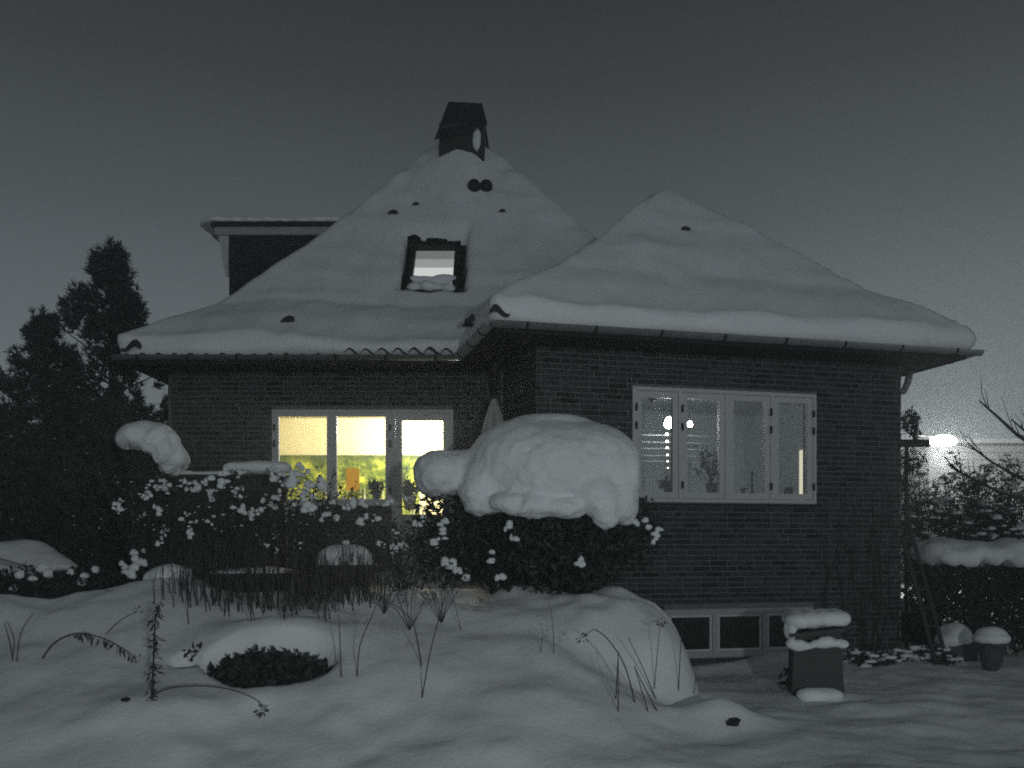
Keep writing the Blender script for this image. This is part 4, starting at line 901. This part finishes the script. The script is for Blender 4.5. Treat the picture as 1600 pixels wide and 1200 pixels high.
# far house beyond the hedge, its boarded side lit by the lamp
Yf = 33.; fh = empty('far_house', (P(1540, 0, Yf).x, Yf, 0)); tag(fh, 'distant pale house with horizontal boards behind the street lamp', 'house')
xa, xb = P(1452, 0, Yf).x, P(1700, 0, Yf).x; zt2 = P(0, 692, Yf).z
MB().box(id3, xa, xb, Yf, Yf + 6, -.2, zt2 - .02).build('wall', M_soffit, fh)
z = .3
while z < zt2 - .2: MB().hexa([(xa - .02, Yf - .06, z), (xb, Yf - .06, z), (xb, Yf - .005, z), (xa - .02, Yf - .005, z), (xa - .02, Yf - .02, z + .235), (xb, Yf - .02, z + .235), (xb, Yf - .005, z + .235), (xa - .02, Yf - .005, z + .235)]).build('siding_board', M_paint, fh); z += .26
MB().hexa([(xa - .3, Yf - .3, zt2 - .02), (xb, Yf - .3, zt2 - .02), (xb, Yf + 6.2, zt2 - .02), (xa - .3, Yf + 6.2, zt2 - .02), (xa - .3, Yf - .3, zt2 + .12), (xb, Yf - .3, zt2 + .12), (xb, Yf + 6.2, zt2 + .3), (xa - .3, Yf + 6.2, zt2 + .3)]).build('roof', M_snow, fh)
# arch beam with drooping climber by the house corner
ar = empty('garden_arch', (P(1430, 0, 13).x, 13, .1)); tag(ar, 'dark garden arch with drooping climber beside the house corner', 'arch')
za = P(0, 698, 13).z
for px in (1398, 1416): MB().box(id3, P(px, 0, 13).x - .02, P(px, 0, 13).x + .02, 12.98, 13.02, .0, za).build('post', M_wood, ar)
MB().box(id3, P(1385, 0, 13).x, P(1451, 0, 13).x, 12.95, 13.05, za, za + .10).build('beam', M_wood, ar)
C = np.concatenate([ell_pts(260, P(1422, 655, 13), (.13, .15, .16), g), ell_pts(160, P(1428, 675, 13), (.06, .1, .22), g), ell_pts(200, P(1425, 715, 13), (.22, .12, .16), g), ell_pts(120, P(1418, 745, 13), (.1, .1, .3), g)])
leaves('climber', C, .07, M_leaf, ar, .3, -1.2, 9)
# ladder leaning at the corner
ld = empty('ladder', G(1478, 1036)); tag(ld, 'dark ladder leaning against the house corner', 'ladder')
b1, b2 = P(1462, 1038, 11.0), P(1480, 1036, 11.1); t1, t2 = P(1398, 790, 12.0), P(1412, 788, 12.1)
MB().beam(b1, t1, .045, .03).build('rail', M_wood, ld); MB().beam(b2, t2, .045, .03).build('rail', M_wood, ld)
for k in range(1, 9): MB().beam(b1.lerp(t1, k / 9), b2.lerp(t2, k / 9), .03, .025).build('rung', M_wood, ld)
# bare climber on the wall
cl = empty('wall_climber', W(4.3, -.03, .1)); tag(cl, 'bare climbing plant on the brick wall near the right corner', 'climbing plant'); mb = MB(); gg = np.random.default_rng(81)
for i in range(13):
    t_ = gg.uniform(3.85, 4.85); pts = []
    for k in range(9): pts.append(W(t_ + .06 * math.sin(k * 1.3 + i) + .03 * gg.normal() + .03 * k * (1 if i % 2 else -1) * .4, -.03 - .01 * (i % 3), .15 + k * gg.uniform(.16, .30)))
    mb.tube(pts, [.010 - .0009 * k for k in range(9)], 4)
    for k in range(4): a = Vector(pts[int(gg.integers(2, 8))]); mb.tube([a, a + DV * gg.normal() * .15 + Vector((0, -.02, gg.uniform(.05, .25)))], [.005, .002], 3)
mb.build('stems', M_dry, cl)
# compost bin
cb = G(1290, 1088) - Vector((0, 0, .08)); kz = cb.y / F; bin_ = empty('compost_bin', cb); tag(bin_, 'dark square garden bin with an open snow capped lid', 'bin')
ang = R(-12); ca, sa = math.cos(ang), math.sin(ang)
def Mb(u, v, z): return (cb.x + u * ca - v * sa, cb.y + .3 + u * sa + v * ca, cb.z + z)
hw = .245
MB().hexa([Mb(-hw, -hw, -.05), Mb(hw, -hw, -.05), Mb(hw, hw, -.05), Mb(-hw, hw, -.05), Mb(-hw * .92, -hw * .92, .52), Mb(hw * .92, -hw * .92, .52), Mb(hw * .92, hw * .92, .62), Mb(-hw * .92, hw * .92, .62)]).build('body', M_dark, bin_)
MB().box(Mb, -hw - .01, hw + .01, -hw - .03, -hw + .04, .50, .55).build('rim', M_dark, bin_)
MB().hexa([Mb(-hw - .02, -hw - .03, .63), Mb(hw, -hw - .03, .70), Mb(hw, hw, .80), Mb(-hw - .02, hw, .74), Mb(-hw - .02, -hw - .03, .66), Mb(hw, -hw - .03, .73), Mb(hw, hw, .83), Mb(-hw - .02, hw, .77)]).build('lid', M_dark, bin_)
MB().hexa([Mb(-hw, -hw * .4, .55), Mb(hw * .95, -hw * .4, .55), Mb(hw * .95, hw, .6), Mb(-hw, hw, .6), Mb(-hw, -hw * .4, .65), Mb(hw * .95, -hw * .4, .70), Mb(hw * .95, hw, .78), Mb(-hw, hw, .74)]).build('upper_body', M_dark, bin_)
it = [(*Mb(u, v, .80 + .07 * u), .13, .14, .085) for u in (-.17, -.05, .08, .18) for v in (-.17, 0, .15)] + [(*Mb(-.25, -.16, .70), .06, .1, .12)]
tag(blob('bin_lid_snow', it, M_snow, None, .02, 4, .01, 8, 5), 'rounded cap of snow on the lid of the garden bin', 'snow')
it = [(*Mb(u, -hw - .01 + .02 * math.sin(9 * u), .57 + .05 * u + .02 * math.sin(17 * u)), .065, .07, .05 + .015 * math.sin(23 * u)) for u in np.linspace(-.24, .22, 9)]
tag(blob('bin_rim_snow', it, M_snow, None, .018, 3, .012, 10, 6), 'lumpy ledge of snow on the front rim of the garden bin', 'snow')
bs = G(1282, 1092); it = [(bs.x + .1 * i - .1, bs.y + .02, bs.z + .03, .13, .12, .07) for i in range(3)]
tag(blob('snow_pile', it, M_snow, None, .025, 4, .01, 7, 5), 'low heap of snow at the foot of the garden bin', 'snow')
lp = G(1240, 1075); e = empty('leafy_plant', lp); tag(e, 'small limp leafy plant beside the garden bin', 'plant'); leaves('foliage', ell_pts(60, lp + Vector((0, 0, .12)), (.14, .1, .13), g), .10, M_leaf, e, .4, -.6, 4)
puffs('snow_flecks', [(lp.x + g.normal() * .08, lp.y - .05, lp.z + .12 + g.normal() * .06, .03, .03, .02) for _ in range(7)], M_snow2, e, 2, .3)['kind'] = 'stuff'
# urn
ub = G(1549, 1046); e = empty('urn', ub); tag(e, 'dark garden urn on a foot with a domed cap of snow', 'urn'); s_ = .0082
MB().lathe(ub - Vector((0, 0, .02)), [(.075, 0), (.08, .03), (.105, .05), (.10, .08), (.13, .11), (.125, .14), (.14, .26), (.165, .30), (.20, .315), (.20, .335), (.17, .34)], 28).build('vase', M_stone, e, True)
tag(blob('urn_snow', [(ub.x, ub.y, ub.z + .365, .215, .215, .09), (ub.x, ub.y, ub.z + .41, .17, .17, .10)], M_snow, None, .02, 4, .008, 6, 4), 'domed cap of snow on the garden urn', 'snow')
# snowed-under things between corner and urn
q = G(1440, 1005); it = [(q.x - .18, q.y + .3, q.z + .55, .24, .3, .12), (q.x + .05, q.y + .3, q.z + .42, .18, .26, .16), (q.x + .12, q.y + .25, q.z + .28, .16, .2, .16)]
e = empty('crate_stack', q); tag(e, 'dark wooden crate by the house corner under a heap of snow', 'crate')
for k in range(5): MB().box(id3, q.x - .42, q.x + .16, q.y + .08, q.y + .11, q.z - .05 + k * .10, q.z + .035 + k * .10).build('slat', M_wood, e)
MB().box(id3, q.x - .40, q.x + .14, q.y + .115, q.y + .5, q.z - .05, q.z + .42).build('box', M_wood, e)
tag(blob('crate_snow', it, M_snow, None, .03, 5, .012, 6, 3), 'heap of snow on the dark crate by the house corner', 'snow')
q = P(1492, 1000, 11.6); it = [(q.x, q.y, q.z + .05, .20, .25, .18), (q.x - .12, q.y - .05, q.z - .0, .14, .2, .12)]
e = empty('stone_trough', q - Vector((0, 0, .2))); tag(e, 'low dark stone trough under snow left of the urn', 'trough'); MB().box(id3, q.x - .16, q.x + .2, q.y - .2, q.y + .2, q.z - .25, q.z - .03).build('trough', M_stone, e)
tag(blob('trough_snow', it, M_snow, None, .03, 5, .012, 6, 8), 'rounded heap of snow on the trough left of the urn', 'snow')
ws = empty('wall_foot_plants', G(1390, 1040)); tag(ws, 'frosted low plants along the wall right of the garden bin', 'plant')
C = np.concatenate([ell_pts(90, G(px, 1035 + 6 * math.sin(px)) + Vector((0, 0, .05)), (.16, .1, .10), g) for px in range(1335, 1480, 18)]); leaves('foliage', C, .07, M_leaf, ws, .4, .2, 6)
puffs('snow_flecks', [(*(Vector(C[int(g.integers(0, len(C)))]) + Vector((0, -.05, .04))), *(g.uniform(.02, .06, 3) * (1.5, 1, .7))) for _ in range(50)], M_snow2, ws, 2, .3)['kind'] = 'stuff'

# ------------------------------------------------------------------ plants sticking out of the snow in front
ho = empty('buried_plant', (-1.98, 7.25, .3)); tag(ho, 'black leafy plant in the hollow under overhanging snow', 'plant')
C = ell_pts(2400, (-1.98, 7.36, gz(-1.98, 7.3) + .17), (.52, .20, .24), g); leaves('foliage', C, .075, M_leaf, ho, .55, .3, 12)
MB().lathe((-1.98, 7.34, gz(-1.98, 7.3) - .02), [(.40, 0), (.30, .05)], 20).build('soil', M_soil, ho)
# tall dry grass
tg = empty('dry_grass', G(420, 955)); tag(tg, 'wide clump of tall dry grass stalks standing in the snow bank', 'grass clump'); mb = MB(); gg = np.random.default_rng(91)
for i in range(300):
    px = 238 + 375 * gg.beta(1.5, 1.3); b = G(px + gg.normal() * 3, 925 + 22 * math.sin((px - 240) / 375 * 3.1) + gg.normal() * 12); h = gg.uniform(.15, .62) * (1.0 if px > 330 else .8)
    lean = gg.normal() * .05; mb.tube([b - Vector((0, 0, .05)), b + Vector((lean * .4, gg.normal() * .03, h * .5)), b + Vector((lean, gg.normal() * .06, h))], [.0062, .0052, .003], 3)
mb.build('stalks', M_dry, tg)['kind'] = 'stuff'
def stalk(name, label, pix, r=.006, head=None, hang=None, group=None, cat='stalk', m=None, seed=1, dY=0.):
    b = G(*pix[0]); Y = b.y; pts = [b - Vector((0, 0, .04))] + [P(a, c, Y + dY * (i + 1)) for i, (a, c) in enumerate(pix[1:])]
    if len(pts) > 2:                                   # smooth the bends
        o = []
        for i in range(len(pts) - 1):
            p0, p1, p2, p3 = pts[max(i - 1, 0)], pts[i], pts[i + 1], pts[min(i + 2, len(pts) - 1)]
            for u in (0, .25, .5, .75): o.append(.5 * ((2 * p1) + (p2 - p0) * u + (2 * p0 - 5 * p1 + 4 * p2 - p3) * u * u + (3 * p1 - p0 - 3 * p2 + p3) * u ** 3))
        pts = o + [pts[-1]]
    e = empty(name, b); tag(e, label, cat, group); n = len(pts); MB().tube(pts, [r * (1 - .55 * i / (n - 1)) for i in range(n)], 5).build('stem', m or M_dry, e, True)
    gg = np.random.default_rng(seed)
    if head: leaves('seed_head', ell_pts(head, pts[-1], (.035, .03, .03), gg), .03, M_dry, e, .4, 0, seed)
    if hang:
        C = [pts[int(gg.integers(int(n * hang[1]), n))] + Vector(gg.normal(size=3)) * .012 for _ in range(hang[0])]; leaves('withered_leaves', C, hang[2], M_dry, e, .22, hang[3], seed, .6)
    return e
stalk('fern_frond', 'withered frond arching over the snow with hanging leaflets at far left', [(62, 1029), (85, 1005), (120, 990), (160, 997), (195, 1015), (213, 1030)], .008, 12, (60, .35, .06, -3), cat='fern', seed=2)
stalk('withered_stalk', 'thick upright stalk clothed in curled dead leaves', [(237, 1092), (239, 1050), (241, 1000), (243, 962), (247, 944)], .009, 8, (190, .0, .05, -1.2), seed=3)
stalk('arched_stem', 'long stem arching from the foot of the withered stalk to the right', [(218, 1094), (262, 1076), (320, 1072), (370, 1080), (405, 1096), (410, 1110)], .006, 22, seed=4)
stalk('drooping_frond', 'short frond with hanging leaflets left of the dark hollow', [(372, 1066), (340, 1054), (310, 1048), (282, 1040)], .006, None, (26, .45, .07, -3), cat='fern', seed=5)
stalk('arched_stem', 'bent stem lying on the snow in the lower left corner', [(-8, 1116), (20, 1121), (45, 1131), (68, 1142)], .008, None, seed=6)
stalk('arched_stem', 'arched twig with a dry tip left above the withered stalk', [(140, 925), (175, 922), (205, 932), (228, 950)], .006, 14, seed=7)
stalk('bent_twig', 'leaning twig between the frond and the withered stalk', [(158, 992), (185, 972), (215, 955)], .005, 8, seed=8)
for k, px_ in enumerate([[(22, 1032), (14, 1000), (6, 972)], [(26, 1034), (32, 990), (53, 957)], [(18, 1030), (22, 1000), (10, 970)]]):
    stalk('thin_stem', ['straight thin stem leaning left at the far left edge', 'thin stem bending to the right at the far left edge', 'shortest thin stem in the tuft at the far left edge'][k], px_, .005, None, None, 'stems at the left edge', seed=10 + k)
sing = [([(534, 1060), (531, 1000), (529, 960)], 0, 'straight thin stalk right of the dark hollow'), ([(558, 1058), (562, 1010), (580, 965), (590, 940)], 6, 'curved thin stalk second to the right of the dark hollow'),
        ([(658, 1091), (672, 1020), (690, 950), (700, 910)], 0, 'long slanting straight stalk in the middle of the snow bank'), ([(660, 1042), (652, 1000), (640, 965), (600, 935), (560, 918)], 0, 'long bowed stem arching left over the snow bank'),
        ([(722, 985), (712, 950), (705, 925)], 10, 'short stalk with a seed head below the bush'), ([(865, 1022), (864, 980), (858, 940)], 0, 'very thin stalk on the rounded heap'), ([(844, 1020), (848, 990)], 6, 'faint short stem on the rounded heap')]
for k, (px_, hd_, lb) in enumerate(sing): stalk('dry_stalk', lb, px_, .0055 if k < 4 else .0035, hd_ or None, seed=20 + k)
stalk('nodding_stalk', 'nodding stalk with a drooping seed head on the right heap', [(994, 1100), (978, 1045), (955, 1005), (930, 984), (917, 992), (910, 996)], .006, 26, seed=30)
for k, px_ in enumerate([[(962, 1092), (966, 1018)], [(966, 1112), (966, 1020)], [(1015, 1113), (991, 1040)], [(1031, 1113), (1000, 1060), (992, 1042)], [(1028, 1095), (1005, 1045), (981, 995)]]):
    stalk('cut_stalk', ['upright bare stalk, shorter of the close pair before the right heap', 'upright bare stalk, longer of the close pair before the right heap', 'short bare stalk leaning left beside the close pair', 'slightly bent bare stalk, lowest right in the bunch before the heap', 'longest bare stalk leaning far left before the right heap'][k], px_, .0055, None, None, 'bare stalks before the right heap', seed=31 + k)
stalk('umbel_stalk', 'tall stalk with a flat dry flower head on the right heap', [(1022, 1080), (1027, 1020), (1032, 972)], .0045, 34, seed=40)
stalk('dry_stalk', 'single straight stalk against the flank of the right heap', [(1060, 1080), (1063, 1020), (1067, 965)], .0055, seed=41)
stalk('dry_stalk', 'pale thin stalk at the lower right flank of the heap', [(1084, 1085), (1088, 1040)], .004, None, m=M_straw, seed=42)
# branching weed stems behind the bank
for k, (px, py, lb) in enumerate(((640, 985, 'branching weed stem with seed heads left of the bush'), (690, 975, 'branching weed stem with seed heads before the bush'), (600, 960, 'branching weed stem below the low bush'))):
    b = G(px, py); e = empty('weed', b); tag(e, lb, 'weed'); mb = MB(); gg = np.random.default_rng(95 + k); C = []
    for i in range(7):
        t = b + Vector((gg.normal() * .20, gg.normal() * .1, gg.uniform(.25, .55))); m = b.lerp(t, .5) + Vector((0, 0, .05)); mb.tube([b, m, t], [.0045, .0035, .0015], 3)
        for j in range(3): s_ = m.lerp(t, gg.uniform(0, 1)); u = s_ + Vector((gg.normal() * .06, gg.normal() * .05, gg.uniform(.02, .10))); mb.tube([s_, u], [.0025, .0012], 3); C += [u + Vector(gg.normal(size=3)) * .012 for _ in range(4)]
    mb.build('stems', M_dry, e); leaves('seed_heads', C, .028, M_dry, e, .5, 0, k)['kind'] = 'stuff'
# dark stump tip in the little mound at lower right, and small clods
q = G(1146, 1136); e = puffs('root_tip', [(q.x, q.y + .02, q.z + .02, .055, .05, .05)], M_soil, None, 2, .4); tag(e, 'dark root tip poking from the little snow mound at lower right', 'root')
q = G(302, 1030); e = empty('buried_leaves', q); tag(e, 'few black leaves in the small hole left of the dark hollow', 'plant'); leaves('foliage', ell_pts(90, q + Vector((0, .04, .02)), (.09, .05, .05), g), .06, M_leaf, e, .5, 0, 3)
q = G(196, 1098); e = puffs('twig_end', [(q.x, q.y, q.z + .01, .03, .03, .025)], M_soil, None, 2, .4); tag(e, 'dark twig end in the snow left of the withered stalk', 'twig')

# ------------------------------------------------------------------ frosty air round the lamps and the house
hz_m = bpy.data.materials.new('frosty_air'); hz_m.use_nodes = True; nt = hz_m.node_tree; nt.nodes.clear()
o_ = nt.nodes.new('ShaderNodeOutputMaterial'); pv = nt.nodes.new('ShaderNodeVolumePrincipled'); pv.inputs['Color'].default_value = (.88, .97, 1, 1); pv.inputs['Density'].default_value = .009; pv.inputs['Anisotropy'].default_value = .55
nt.links.new(pv.outputs[0], o_.inputs['Volume'])
hz_o = MB().box(id3, -70, 70, -40, 75, -1.5, 12).build('haze', hz_m); tag(hz_o, 'thin frosty evening air over the garden', None, None, 'stuff')
